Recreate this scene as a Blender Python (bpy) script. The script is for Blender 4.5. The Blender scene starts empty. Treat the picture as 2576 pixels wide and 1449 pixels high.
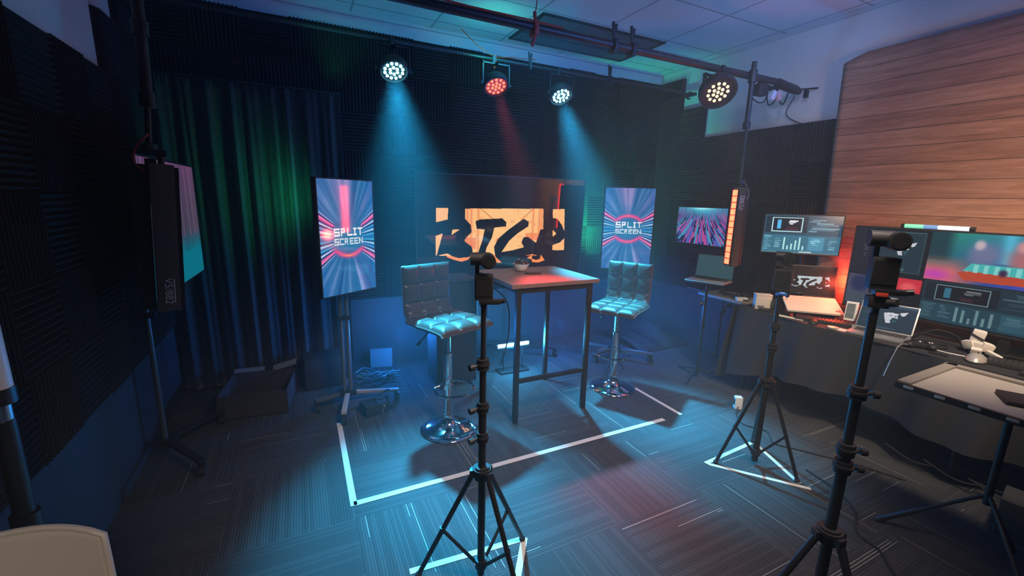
import bpy, bmesh, math, random
import numpy as np
from mathutils import Vector, Matrix, Euler
random.seed(7); NP = np.random.default_rng(7)
SC = bpy.context.scene
COL = SC.collection
PI = math.pi
R = math.radians

# ------------------------------------------------------------------ materials
MATS = {}
def lin(c):
    c = np.asarray(c, float) / 255.0
    return np.where(c <= .04045, c / 12.92, ((c + .055) / 1.055) ** 2.4)
def new_mat(name):
    m = bpy.data.materials.new(name); m.use_nodes = True
    nt = m.node_tree; b = nt.nodes['Principled BSDF']
    MATS[name] = m
    return m, nt, b
def mat(name, col, rough=.5, metal=0., spec=.5, noise=0., nscale=40., bump=0., emit=None, estr=0., coat=0., sheen=0.):
    m, nt, b = new_mat(name)
    c = (*col, 1)
    b.inputs['Base Color'].default_value = c
    b.inputs['Roughness'].default_value = rough
    b.inputs['Metallic'].default_value = metal
    b.inputs['Specular IOR Level'].default_value = spec
    b.inputs['Coat Weight'].default_value = coat
    b.inputs['Coat Roughness'].default_value = .1
    b.inputs['Sheen Weight'].default_value = sheen
    if emit:
        m.cycles.emission_sampling = 'NONE'; b.inputs['Emission Color'].default_value = (*emit, 1); b.inputs['Emission Strength'].default_value = estr
    if noise or bump:
        tc = nt.nodes.new('ShaderNodeTexCoord'); nz = nt.nodes.new('ShaderNodeTexNoise')
        nz.inputs['Scale'].default_value = nscale; nz.inputs['Detail'].default_value = 5
        nt.links.new(tc.outputs['Object'], nz.inputs['Vector'])
        if noise:
            mx = nt.nodes.new('ShaderNodeMix'); mx.data_type = 'RGBA'
            mx.inputs[6].default_value = tuple(x * (1 - noise) for x in col) + (1,)
            mx.inputs[7].default_value = tuple(min(1, x * (1 + noise)) for x in col) + (1,)
            nt.links.new(nz.outputs['Fac'], mx.inputs[0]); nt.links.new(mx.outputs[2], b.inputs['Base Color'])
        if bump:
            bp = nt.nodes.new('ShaderNodeBump'); bp.inputs['Strength'].default_value = bump; bp.inputs['Distance'].default_value = .01
            nt.links.new(nz.outputs['Fac'], bp.inputs['Height']); nt.links.new(bp.outputs['Normal'], b.inputs['Normal'])
    return m
class NB:
    """small node helper"""
    def __init__(s, nt): s.nt = nt
    def n(s, t, **k):
        x = s.nt.nodes.new(t)
        for a, v in k.items(): setattr(x, a, v)
        return x
    def m(s, op, a, b=None, c=None):
        x = s.nt.nodes.new('ShaderNodeMath'); x.operation = op
        for i, v in enumerate((a, b, c)):
            if v is None: continue
            if isinstance(v, (int, float)): x.inputs[i].default_value = v
            else: s.nt.links.new(v, x.inputs[i])
        return x.outputs[0]
    def l(s, a, b): s.nt.links.new(a, b)
    def mixc(s, f, a, b):
        x = s.nt.nodes.new('ShaderNodeMix'); x.data_type = 'RGBA'
        for i, v in ((0, f), (6, a), (7, b)):
            if isinstance(v, (int, float)): x.inputs[i].default_value = v
            elif isinstance(v, tuple): x.inputs[i].default_value = (*v, 1)
            else: s.nt.links.new(v, x.inputs[i])
        return x.outputs[2]

def carpet_mat():
    m, nt, b = new_mat('carpet_tiles'); q = NB(nt)
    tc = q.n('ShaderNodeTexCoord'); sp = q.n('ShaderNodeSeparateXYZ'); q.l(tc.outputs['Object'], sp.inputs[0])
    T = .6
    x = q.m('DIVIDE', q.m('SUBTRACT', sp.outputs[0], .16), T); y = q.m('DIVIDE', q.m('SUBTRACT', sp.outputs[1], .25), T)
    ix = q.m('FLOOR', x); iy = q.m('FLOOR', y)
    par = q.m('FLOORED_MODULO', q.m('ADD', ix, iy), 2.0)     # 0 -> stripes along Y, 1 -> stripes along X
    fx = q.m('SUBTRACT', x, ix); fy = q.m('SUBTRACT', y, iy)
    def lerp(a, c): return q.m('ADD', q.m('MULTIPLY', a, q.m('SUBTRACT', 1.0, par)), q.m('MULTIPLY', c, par))
    across = lerp(fx, fy); along = lerp(fy, fx)
    tid = q.m('ADD', q.m('MULTIPLY', ix, 17.3), q.m('MULTIPLY', iy, 41.7))
    N = 46.0
    row = q.m('FLOOR', q.m('MULTIPLY', across, N)); fr = q.m('FRACT', q.m('MULTIPLY', across, N))
    def wn(vx, vy):
        c = q.n('ShaderNodeCombineXYZ'); w = q.n('ShaderNodeTexWhiteNoise', noise_dimensions='2D')
        for i, v in enumerate((vx, vy)):
            if isinstance(v, float): c.inputs[i].default_value = v
            else: q.l(v, c.inputs[i])
        q.l(c.outputs[0], w.inputs['Vector']); return w.outputs['Value']
    r1 = wn(row, tid)
    seg = q.m('FLOOR', q.m('ADD', q.m('MULTIPLY', along, 1.15), q.m('MULTIPLY', r1, 5.0)))
    r2 = wn(q.m('ADD', row, q.m('MULTIPLY', seg, 71.0)), q.m('ADD', tid, 3.0))
    rib = q.m('SINE', q.m('MULTIPLY', fr, PI))
    light = q.m('MULTIPLY', q.m('GREATER_THAN', r2, .972), q.m('LESS_THAN', q.m('ABSOLUTE', q.m('SUBTRACT', fr, .5)), .13))
    mid = q.m('MULTIPLY', q.m('GREATER_THAN', r1, .55), .35)
    nz = q.n('ShaderNodeTexNoise'); nz.inputs['Scale'].default_value = 160; q.l(tc.outputs['Object'], nz.inputs['Vector'])
    base = q.mixc(q.m('ADD', q.m('MULTIPLY', rib, .5), mid), (.022, .0225, .024), (.062, .064, .068))
    base = q.mixc(q.m('MULTIPLY', nz.outputs['Fac'], .5), base, (.025, .027, .03))
    col = q.mixc(q.m('MULTIPLY', light, .85), base, (.30, .29, .27))
    q.l(col, b.inputs['Base Color']); b.inputs['Roughness'].default_value = .85
    b.inputs['Specular IOR Level'].default_value = .3
    bp = q.n('ShaderNodeBump'); bp.inputs['Strength'].default_value = .5; bp.inputs['Distance'].default_value = .004
    q.l(q.m('ADD', rib, nz.outputs['Fac']), bp.inputs['Height']); q.l(bp.outputs['Normal'], b.inputs['Normal'])
    return m
def wood_backdrop_mat():
    m, nt, b = new_mat('printed_wood_planks'); q = NB(nt)
    uv = q.n('ShaderNodeUVMap'); sp = q.n('ShaderNodeSeparateXYZ'); q.l(uv.outputs[0], sp.inputs[0])
    H = .1225
    v = q.m('DIVIDE', sp.outputs[1], H); iv = q.m('FLOOR', v); fv = q.m('SUBTRACT', v, iv)
    c = q.n('ShaderNodeCombineXYZ'); q.l(q.m('ADD', sp.outputs[0], q.m('MULTIPLY', iv, 3.7)), c.inputs[0]); q.l(q.m('MULTIPLY', sp.outputs[1], 11.0), c.inputs[1]); q.l(iv, c.inputs[2])
    n1 = q.n('ShaderNodeTexNoise'); n1.inputs['Scale'].default_value = 2.6; n1.inputs['Detail'].default_value = 9; n1.inputs['Roughness'].default_value = .68; n1.inputs['Distortion'].default_value = .7; q.l(c.outputs[0], n1.inputs['Vector'])
    c2 = q.n('ShaderNodeCombineXYZ'); q.l(q.m('MULTIPLY', sp.outputs[0], 5.0), c2.inputs[0]); q.l(q.m('MULTIPLY', sp.outputs[1], 160.0), c2.inputs[1]); q.l(iv, c2.inputs[2])
    n2 = q.n('ShaderNodeTexNoise'); n2.inputs['Scale'].default_value = 1.0; n2.inputs['Detail'].default_value = 4; q.l(c2.outputs[0], n2.inputs['Vector'])
    w = q.n('ShaderNodeTexWhiteNoise', noise_dimensions='1D'); q.l(iv, w.inputs['W'])
    f = q.m('ADD', q.m('ADD', q.m('MULTIPLY', q.m('SUBTRACT', n1.outputs['Fac'], .5), 1.5), .5), q.m('MULTIPLY', q.m('SUBTRACT', n2.outputs['Fac'], .5), .7))
    f = q.m('ADD', f, q.m('MULTIPLY', q.m('SUBTRACT', w.outputs['Value'], .5), .22))
    cr = q.n('ShaderNodeValToRGB'); q.l(f, cr.inputs[0])
    e = cr.color_ramp.elements; e[0].position = .05; e[0].color = (.16, .075, .045, 1); e[1].position = .95; e[1].color = (.50, .285, .19, 1)
    mm = cr.color_ramp.elements.new(.5); mm.color = (.34, .18, .115, 1)
    seam = q.m('LESS_THAN', fv, .035)
    col = q.mixc(q.m('MULTIPLY', seam, .82), cr.outputs[0], (.03, .018, .014))
    q.l(col, b.inputs['Base Color']); b.inputs['Roughness'].default_value = .55; b.inputs['Specular IOR Level'].default_value = .3
    return m
def ceiling_mat():
    m, nt, b = new_mat('ceiling_tiles'); q = NB(nt)
    tc = q.n('ShaderNodeTexCoord'); sp = q.n('ShaderNodeSeparateXYZ'); q.l(tc.outputs['Object'], sp.inputs[0])
    fx = q.m('ABSOLUTE', q.m('SUBTRACT', q.m('FRACT', q.m('DIVIDE', q.m('SUBTRACT', sp.outputs[0], 1.2 + .344), .688)), .5))
    fy = q.m('ABSOLUTE', q.m('SUBTRACT', q.m('FRACT', q.m('DIVIDE', q.m('SUBTRACT', sp.outputs[1], 2.715 - .655 + .655 / 2), 1.31 / 2)), .5))
    ln = q.m('MAXIMUM', q.m('LESS_THAN', fx, .012), q.m('LESS_THAN', fy, .013))
    nz = q.n('ShaderNodeTexNoise'); nz.inputs['Scale'].default_value = 90; q.l(tc.outputs['Object'], nz.inputs['Vector'])
    base = q.mixc(nz.outputs['Fac'], (.52, .52, .52), (.66, .66, .65))
    q.l(q.mixc(ln, base, (.3, .3, .3)), b.inputs['Base Color']); b.inputs['Roughness'].default_value = .9
    return m
def screen_mat(name, strength=1., rough=.1, spec=.5, ior=1.45):
    m, nt, b = new_mat(name)
    m.cycles.emission_sampling = 'NONE'
    a = nt.nodes.new('ShaderNodeAttribute'); a.attribute_name = 'pic'
    b.inputs['Base Color'].default_value = (.004, .004, .005, 1); b.inputs['Roughness'].default_value = rough
    b.inputs['Specular IOR Level'].default_value = spec; b.inputs['IOR'].default_value = ior
    nt.links.new(a.outputs['Color'], b.inputs['Emission Color']); b.inputs['Emission Strength'].default_value = strength
    return m

M_carpet = carpet_mat(); M_wood = wood_backdrop_mat(); M_ceil = ceiling_mat()
M_white = mat('white_wall_paint', (.62, .62, .61), .8, noise=.04, nscale=6)
M_navy = mat('dark_wall_paint', (.018, .023, .032), .7)
M_foam = mat('acoustic_foam', (.024, .025, .028), .95, spec=.12, noise=.15, nscale=30)
M_velvet = mat('velvet', (.013, .019, .022), .75, spec=.25, noise=.8, nscale=22, bump=.35, sheen=.3)
M_blk = mat('black_metal', (.012, .012, .013), .42, spec=.5)
M_blkp = mat('black_plastic', (.015, .015, .016), .55)
M_pipe = mat('black_pipe', (.018, .018, .02), .45, metal=.0)
M_rub = mat('rubber', (.01, .01, .01), .8)
M_chrome = mat('chrome', (.75, .76, .78), .08, metal=1.)
M_steel = mat('brushed_steel', (.45, .46, .48), .3, metal=1.)
M_leather = mat('brown_black_leather', (.050, .036, .030), .34, spec=.32, noise=.2, nscale=60, bump=.06, coat=.05)
M_cloth = mat('black_tablecloth', (.030, .031, .034), .8, spec=.3, noise=.15, nscale=200)
M_tabletop = mat('tabletop_wood', (.20, .115, .10), .5, noise=.35, nscale=9, spec=.3)
M_tape = mat('white_tape', (.58, .55, .51), .7)
M_cream = mat('cream_plastic', (.72, .66, .56), .45)
M_chair = mat('ivory_plastic', (.70, .64, .54), .4)
M_tube_off = mat('frosted_tube', (.80, .74, .66), .4)
M_silver = mat('silver_aluminium', (.55, .55, .55), .35, metal=.7)
M_gray = mat('grey_felt', (.36, .33, .30), .8, noise=.12, nscale=120)
M_grayd = mat('grey_rim', (.24, .22, .195), .55)
M_paper = mat('paper', (.70, .67, .62), .8)
M_red = mat('red_plastic', (.55, .06, .03), .45)
M_redcord = mat('red_cord', (.50, .05, .03), .6)
M_blue = mat('blue_plastic', (.02, .14, .5), .4)
M_bag = mat('black_nylon', (.010, .011, .012), .8, noise=.4, nscale=30)
M_kbd = mat('keyboard_plastic', (.03, .028, .028), .5)
M_lightkey = mat('dark_keys', (.035, .035, .037), .6)
M_wht = mat('white_plastic', (.72, .72, .71), .4)
M_pink = mat('pink_rubber', (.7, .4, .36), .6)
M_troff = mat('troffer_lens', (.10, .11, .12), .5, spec=.3)
M_trim = mat('pale_trim', (.5, .5, .5), .6)
M_text = mat('white_print', (.75, .75, .75), .6)
M_box = mat('dark_cardboard', (.035, .036, .036), .8)
M_kraft = mat('grey_card', (.16, .17, .19), .8)
M_cyanled = mat('cyan_led', (.5, .8, .9), .4, emit=(.22, .85, 1.), estr=10)
M_redled = mat('red_led', (.6, .1, .05), .4, emit=(1., .20, .09), estr=2.2)
M_reddim = mat('red_lens', (.35, .03, .01), .35, emit=(1., .03, .005), estr=.28)
M_amberled = mat('amber_led', (.8, .6, .3), .4, emit=(1., .78, .42), estr=1.3)
M_cyantube = mat('cyan_tube', (.5, .8, .9), .4, emit=(.35, .9, 1.), estr=6)
M_orange = mat('orange_led_strip', (.6, .3, .15), .4, emit=(1., .019, .007), estr=26)
M_greentube = mat('green_tube', (.3, .6, .5), .4, emit=(.10, .62, .36), estr=1.)
M_bluetube = mat('blue_tube', (.2, .3, .5), .4, emit=(.05, .20, .42), estr=1.)
M_whitetube = mat('white_tube', (.7, .7, .8), .4, emit=(.72, .74, 1.), estr=1.1)
M_reddot = mat('white_indicator', (.5, .5, .5), .4, emit=(.8, .8, .85), estr=.9)

# ------------------------------------------------------------------ mesh builder
class MB:
    def __init__(s): s.bm = bmesh.new(); s.flat = False
    def _tf(s, vs, M):
        if M is not None: bmesh.ops.transform(s.bm, matrix=M, verts=vs)
    def box(s, c, size, rot=None, bev=0.):
        r = bmesh.ops.create_cube(s.bm, size=1.)
        vs = r['verts']
        M = Matrix.Translation(c) @ (Euler(rot).to_matrix().to_4x4() if rot else Matrix()) @ Matrix.Diagonal((*size, 1))
        bmesh.ops.transform(s.bm, matrix=M, verts=vs)
        if bev:
            es = list({e for v in vs for e in v.link_edges})
            bmesh.ops.bevel(s.bm, geom=es, offset=bev, segments=2, affect='EDGES', profile=.7)
        return s
    def cyl(s, p0, p1, r0, r1=None, n=16):
        p0 = Vector(p0); p1 = Vector(p1); d = p1 - p0
        r1 = r0 if r1 is None else r1
        r = bmesh.ops.create_cone(s.bm, cap_ends=True, segments=n, radius1=r0, radius2=r1, depth=d.length)
        q = d.to_track_quat('Z', 'Y').to_matrix().to_4x4()
        s._tf(r['verts'], Matrix.Translation((p0 + p1) / 2) @ q)
        return s
    def tube(s, pts, r, n=8, closed=False):
        pts = [Vector(p) for p in pts]; N = len(pts); rings = []
        up = None
        for i, p in enumerate(pts):
            if closed: t = pts[(i + 1) % N] - pts[i - 1]
            else: t = pts[min(i + 1, N - 1)] - pts[max(i - 1, 0)]
            t.normalize()
            if up is None:
                up = Vector((0, 0, 1)) if abs(t.z) < .9 else Vector((1, 0, 0))
            a = t.cross(up); a.normalize(); b = a.cross(t); up = b.copy()
            rr = r[i] if isinstance(r, (list, tuple)) else r
            rings.append([s.bm.verts.new(p + a * math.cos(2 * PI * k / n) * rr + b * math.sin(2 * PI * k / n) * rr) for k in range(n)])
        for i in range(N if closed else N - 1):
            A = rings[i]; B = rings[(i + 1) % N]
            for k in range(n): s.bm.faces.new((A[k], A[(k + 1) % n], B[(k + 1) % n], B[k]))
        if not closed:
            s.bm.faces.new(rings[0][::-1]); s.bm.faces.new(rings[-1])
        return s
    def lathe(s, prof, n=32, M=None):
        rings = []; vs = []
        for r, z in prof:
            if r < 1e-5: ring = [s.bm.verts.new((0, 0, z))]
            else: ring = [s.bm.verts.new((r * math.cos(2 * PI * k / n), r * math.sin(2 * PI * k / n), z)) for k in range(n)]
            rings.append(ring); vs += ring
        for A, B in zip(rings, rings[1:]):
            for k in range(n):
                a, b_, c, d = A[k % len(A)], A[(k + 1) % len(A)], B[(k + 1) % len(B)], B[k % len(B)]
                f = [];
                for v in (a, b_, c, d):
                    if v not in f: f.append(v)
                if len(f) > 2: s.bm.faces.new(f)
        s._tf(vs, M)
        return s
    def prism(s, poly, z0, z1, M=None):
        a = [s.bm.verts.new((x, y, z0)) for x, y in poly]; b = [s.bm.verts.new((x, y, z1)) for x, y in poly]
        n = len(poly); s.bm.faces.new(a[::-1]); s.bm.faces.new(b)
        for i in range(n): s.bm.faces.new((a[i], a[(i + 1) % n], b[(i + 1) % n], b[i]))
        s._tf(a + b, M)
        return s
    def quad(s, pts):
        s.bm.faces.new([s.bm.verts.new(p) for p in pts]); return s
    def surf(s, fn, nu, nv, uv=False):
        g = [[s.bm.verts.new(fn(i / nu, j / nv)) for j in range(nv + 1)] for i in range(nu + 1)]
        L = s.bm.loops.layers.uv.verify() if uv else None
        for i in range(nu):
            for j in range(nv):
                f = s.bm.faces.new((g[i][j], g[i + 1][j], g[i + 1][j + 1], g[i][j + 1]))
        return g
    def sphere(s, c, r, seg=16, sc=(1, 1, 1)):
        q = bmesh.ops.create_uvsphere(s.bm, u_segments=seg, v_segments=max(6, seg // 2), radius=r)
        s._tf(q['verts'], Matrix.Translation(c) @ Matrix.Diagonal((*sc, 1)))
        return s
    def build(s, name, material, parent=None, loc=None, rot=None, ang=40):
        bmesh.ops.recalc_face_normals(s.bm, faces=s.bm.faces)
        me = bpy.data.meshes.new(name); s.bm.to_mesh(me); s.bm.free()
        me.materials.append(material)
        n = len(me.polygons)
        me.polygons.foreach_set('use_smooth', [True] * n)
        try: me.set_sharp_from_angle(angle=R(ang))
        except Exception: pass
        o = bpy.data.objects.new(name, me); COL.objects.link(o)
        if parent: o.parent = parent
        if loc is not None: o.location = loc
        if rot is not None: o.rotation_euler = rot
        return o
def tag(o, label, cat, group=None, kind=None):
    o['label'] = label; o['category'] = cat
    if group: o['group'] = group
    if kind: o['kind'] = kind
    return o
def thing(name, label, cat, loc=(0, 0, 0), rot=0., group=None):
    o = bpy.data.objects.new(name, None); COL.objects.link(o)
    o.empty_display_size = .05
    o.location = loc; o.rotation_euler = rot if isinstance(rot, tuple) else (0, 0, rot)
    return tag(o, label, cat, group)
def struct(o, label=None):
    o['kind'] = 'structure'
    if label: o['label'] = label
    return o
def copy_tree(o, parent=None):
    c = o.copy(); COL.objects.link(c)
    if parent: c.parent = parent
    for ch in list(o.children): copy_tree(ch, c)
    return c
def arc(c, r, a0, a1, n, plane='xy'):
    out = []
    for i in range(n + 1):
        a = a0 + (a1 - a0) * i / n; u = r * math.cos(a); v = r * math.sin(a)
        out.append({'xy': (c[0] + u, c[1] + v, c[2]), 'xz': (c[0] + u, c[1], c[2] + v), 'yz': (c[0], c[1] + u, c[2] + v)}[plane])
    return out
def spline(pts, n=8):
    """Catmull-Rom through points"""
    P = [Vector(p) for p in pts]; P = [P[0] * 2 - P[1]] + P + [P[-1] * 2 - P[-2]]; out = []
    for i in range(1, len(P) - 2):
        for k in range(n):
            t = k / n; a, b, c, d = P[i - 1], P[i], P[i + 1], P[i + 2]
            out.append(.5 * ((2 * b) + (c - a) * t + (2 * a - 5 * b + 4 * c - d) * t * t + (3 * b - a - 3 * c + d) * t ** 3))
    out.append(P[-2]); return out

# ------------------------------------------------------------------ screen pictures (what the displays show)
class Pic:
    """a small picture; x to the right, y up, both 0..1; colours are sRGB 0..255"""
    def __init__(s, w, h, col=(8, 10, 14)):
        s.w, s.h = w, h; s.a = np.zeros((h, w, 3)); s.a[:] = col
        s.x, s.y = np.meshgrid((np.arange(w) + .5) / w, (np.arange(h) + .5) / h)
    def put(s, mask, col, k=1.):
        m = (np.asarray(mask, float) * k)[..., None]; s.a = s.a * (1 - m) + np.asarray(col, float) * m; return s
    def rect(s, x0, y0, x1, y1, col, k=1.):
        return s.put((s.x >= x0) & (s.x < x1) & (s.y >= y0) & (s.y < y1), col, k)
    def frame(s, x0, y0, x1, y1, col, t=.008):
        s.rect(x0, y0, x1, y0 + t, col); s.rect(x0, y1 - t, x1, y1, col); s.rect(x0, y0, x0 + t * s.h / s.w, y1, col); return s.rect(x1 - t * s.h / s.w, y0, x1, y1, col)
    def inpoly(s, P, X=None, Y=None):
        X = s.x if X is None else X; Y = s.y if Y is None else Y
        r = np.zeros(X.shape, bool); n = len(P)
        for i in range(n):
            (x0, y0), (x1, y1) = P[i], P[(i + 1) % n]
            if y0 == y1: continue
            c = ((y0 > Y) != (y1 > Y)) & (X < (x1 - x0) * (Y - y0) / (y1 - y0) + x0)
            r ^= c
        return r
    def lines(s, x0, y0, x1, y1, col, rows, seed=0, k=.8, fill=.6):
        g = np.random.default_rng(seed); dy = (y1 - y0) / rows
        for i in range(rows):
            if g.random() < .12: continue
            a = x0 + (x1 - x0) * g.random() * .25; b = a + (x1 - a) * (.25 + .75 * g.random() * 1.)
            s.rect(a, y0 + i * dy, min(b, x1), y0 + i * dy + dy * fill, col, k * (.4 + .6 * g.random()))
        return s
    def blob(s, cx, cy, rx, ry, col, soft=.3, k=1.):
        d = np.hypot((s.x - cx) / rx, (s.y - cy) / ry); return s.put(np.clip((1 + soft - d) / (2 * soft), 0, 1), col, k)
def screen(name, w, h, pic, material, parent, off=(0, 0, 0)):
    """picture-carrying panel in the XZ plane facing -Y"""
    H, W = pic.h, pic.w
    xs = np.linspace(-w / 2, w / 2, W); zs = np.linspace(-h / 2, h / 2, H)
    X, Z = np.meshgrid(xs, zs); V = np.stack([X, np.zeros_like(X), Z], -1).reshape(-1, 3)
    i = np.arange((H - 1) * (W - 1)); r, c = i // (W - 1), i % (W - 1); b = r * W + c
    F = np.stack([b, b + 1, b + W + 1, b + W], -1)
    me = bpy.data.meshes.new(name); me.from_pydata(V.tolist(), [], F.tolist())
    at = me.color_attributes.new('pic', 'FLOAT_COLOR', 'POINT')
    C = np.ones((H * W, 4)); C[:, :3] = lin(np.clip(pic.a, 0, 255)).reshape(-1, 3)
    at.data.foreach_set('color', C.astype(np.float32).ravel())
    me.materials.append(material)
    o = bpy.data.objects.new(name, me); COL.objects.link(o); o.parent = parent; o.location = off
    return o
FONT = dict(S=('11111', '10000', '11111', '00001', '11111'), P=('11110', '10010', '11110', '10000', '10000'), L=('10000', '10000', '10000', '10000', '11111'),
            I=('111', '010', '010', '010', '111'), T=('11111', '00100', '00100', '00100', '00100'), C=('11111', '10000', '10000', '10000', '11111'),
            R=('11110', '10010', '11110', '10100', '10010'), E=('11111', '10000', '11110', '10000', '11111'), N=('10001', '11001', '10101', '10011', '10001'),
            V=('10001', '10001', '01010', '01010', '00100'), O=('11111', '10001', '10001', '10001', '11111'))
def word(pic, txt, x0, y0, x1, y1, col):
    tot = sum(len(FONT[c][0]) for c in txt) + len(txt) - 1; dx = (x1 - x0) / tot; dy = (y1 - y0) / 5; x = x0
    for c in txt:
        for r_, row in enumerate(FONT[c]):
            for k, b in enumerate(row):
                if b == '1': pic.rect(x + k * dx, y1 - (r_ + 1) * dy, x + (k + 1) * dx, y1 - r_ * dy, col)
        x += (len(FONT[c][0]) + 1) * dx
def noise1(n, seed, smooth=0):
    g = np.random.default_rng(seed); a = g.random(n)
    for _ in range(smooth): a = (np.roll(a, 1) + a * 2 + np.roll(a, -1)) / 4
    return a
def pick(tab, t): return tab[np.clip((t * len(tab)).astype(int), 0, len(tab) - 1)]

def pic_split(w, h, both):
    p = Pic(w, h, (40, 105, 160)); u = p.x * 2 - 1; v = (p.y * 2 - 1) * 1.75
    th = np.arctan2(v, u); rad = np.hypot(u, v)
    st = noise1(220, 5, 1); t = pick(st, (th / (2 * PI)) % 1)
    st2 = noise1(90, 9, 1); t2 = pick(st2, (th / (2 * PI) + .004) % 1)
    vert = np.clip((np.abs(v) - .35) / .8, 0, 1)
    p.put(np.clip((t - .52) * 5, 0, 1) * vert, (150, 165, 215), .75)
    p.put(np.clip((.40 - t) * 5, 0, 1) * vert, (25, 70, 135), .7)
    p.put(np.clip((t2 - .6) * 6, 0, 1) * vert, (185, 140, 200), .5)
    p.put(np.exp(-((np.abs(u) - .95) / .28) ** 2) * vert, (30, 95, 165), .55)
    # side wings: lines that open outward left and right
    au = np.abs(u); k = np.abs(v + .02) / (.18 + .52 * np.clip(au - .25, 0, 1) ** 1.15 + .06)
    wing = np.clip((au - .42) / .12, 0, 1) * np.clip((1.55 - k) / .25, 0, 1)
    pal = np.array([(30, 110, 170), (60, 160, 205), (20, 60, 120), (150, 205, 230), (35, 90, 160), (60, 150, 200), (28, 40, 100), (185, 200, 235), (22, 50, 115), (225, 80, 150), (235, 130, 180), (40, 40, 110), (170, 180, 225), (60, 100, 170)], float)
    idx = np.clip((k / 1.55 * len(pal)).astype(int), 0, len(pal) - 1)
    wm = wing[..., None]; p.a = p.a * (1 - wm) + pal[idx] * wm
    p.put(np.exp(-(np.hypot(u / .55, (v) / .38)) ** 4), (40, 130, 170), .8)
    def ring(sgn, col, col2):
        yy = v * sgn; d = np.hypot(u / .62, yy / .56)
        m = np.exp(-((d - 1) / .14) ** 2) * np.clip((yy - .26) / .12, 0, 1)
        p.put(m, col, .95); p.put(np.exp(-((d - 1) / .07) ** 2) * np.exp(-(u / .28) ** 2) * (yy > .2), col2, .8)
    ring(-1, (240, 70, 140), (255, 150, 110) if not both else (245, 95, 140))
    if both: ring(1, (240, 70, 140), (250, 110, 150))
    word(p, 'SPLIT', .25, .515, .77, .585, (245, 245, 250)); word(p, 'SCREEN', .25, .44, .77, .495, (225, 232, 240))
    return p
BT = {'L': [[-0.702, 0.19], [-0.589, 0.192], [-0.592, -0.258], [-0.707, -0.253]], 'M': [[-0.424, 0.189], [0.412, 0.199], [0.433, -0.285], [-0.423, -0.255]], 'R': [[0.521, 0.196], [0.66, 0.198], [0.685, -0.235], [0.542, -0.231]],
 'B': [[-0.746, 0.038], [-0.699, 0.061], [-0.581, 0.089], [-0.424, 0.096], [-0.364, 0.036], [-0.354, -0.033], [-0.433, -0.115], [-0.354, -0.173], [-0.339, -0.222], [-0.391, -0.278], [-0.502, -0.274], [-0.601, -0.236], [-0.698, -0.254], [-0.639, -0.043], [-0.705, -0.067], [-0.756, -0.037]], 'Bh': [[-0.546, -0.01], [-0.47, -0.006], [-0.555, -0.061]],
 'T': [[-0.318, 0.07], [-0.271, 0.088], [-0.039, 0.099], [0.006, 0.061], [0.002, 0.021], [-0.121, 0.008], [-0.144, -0.089], [-0.201, -0.195], [-0.205, -0.263], [-0.334, -0.263], [-0.287, -0.246], [-0.241, -0.105], [-0.222, -0.008], [-0.303, -0.003]],
 'G': [[0.194, 0.097], [0.252, 0.066], [0.248, 0.02], [0.136, -0.048], [0.046, -0.12], [-0.037, -0.237], [0.079, -0.222], [0.208, -0.193], [0.18, -0.141], [0.2, -0.091], [0.252, -0.087], [0.345, -0.149], [0.388, -0.014], [0.442, -0.005], [0.456, -0.31], [0.312, -0.267], [0.102, -0.297], [0.052, -0.351], [-0.061, -0.328], [-0.112, -0.252], [-0.118, -0.18], [-0.075, -0.099], [0.033, -0.011]],
 'P': [[0.525, 0.107], [0.581, 0.098], [0.641, 0.032], [0.68, -0.045], [0.683, -0.103], [0.628, -0.151], [0.539, -0.178]], 'Ph': [[0.533, -0.015], [0.578, -0.059], [0.537, -0.091]],
 'c1': [[-0.592, -0.236], [-0.547, -0.264], [-0.483, -0.284], [-0.391, -0.278], [-0.358, -0.271], [-0.391, -0.305], [-0.456, -0.32], [-0.529, -0.299], [-0.601, -0.27]], 'c2': [[-0.2, -0.249], [-0.201, -0.218], [-0.138, -0.161], [-0.118, -0.198], [-0.102, -0.28], [-0.03, -0.347], [-0.12, -0.339], [-0.151, -0.287]], 'c3': [[0.249, -0.303], [0.312, -0.276], [0.303, -0.314], [0.358, -0.331], [0.401, -0.318], [0.41, -0.275], [0.457, -0.335], [0.392, -0.356], [0.315, -0.353], [0.303, -0.324]]}
def letters_mask(p, sx, sy, ox=0, oy=0):
    """bright background seen around the brush letters"""
    X = (p.x - .5) * sx + ox; Y = (p.y - .5) * sy + oy
    I = lambda k: p.inpoly(BT[k], X, Y)
    m = (I('L') | I('M') | I('R')) & ~(I('B') & ~I('Bh')) & ~I('T') & ~I('G') & ~(I('P') & ~I('Ph'))
    return m | I('Bh') | I('Ph') | I('c1') | I('c2') | I('c3'), X, Y
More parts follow.
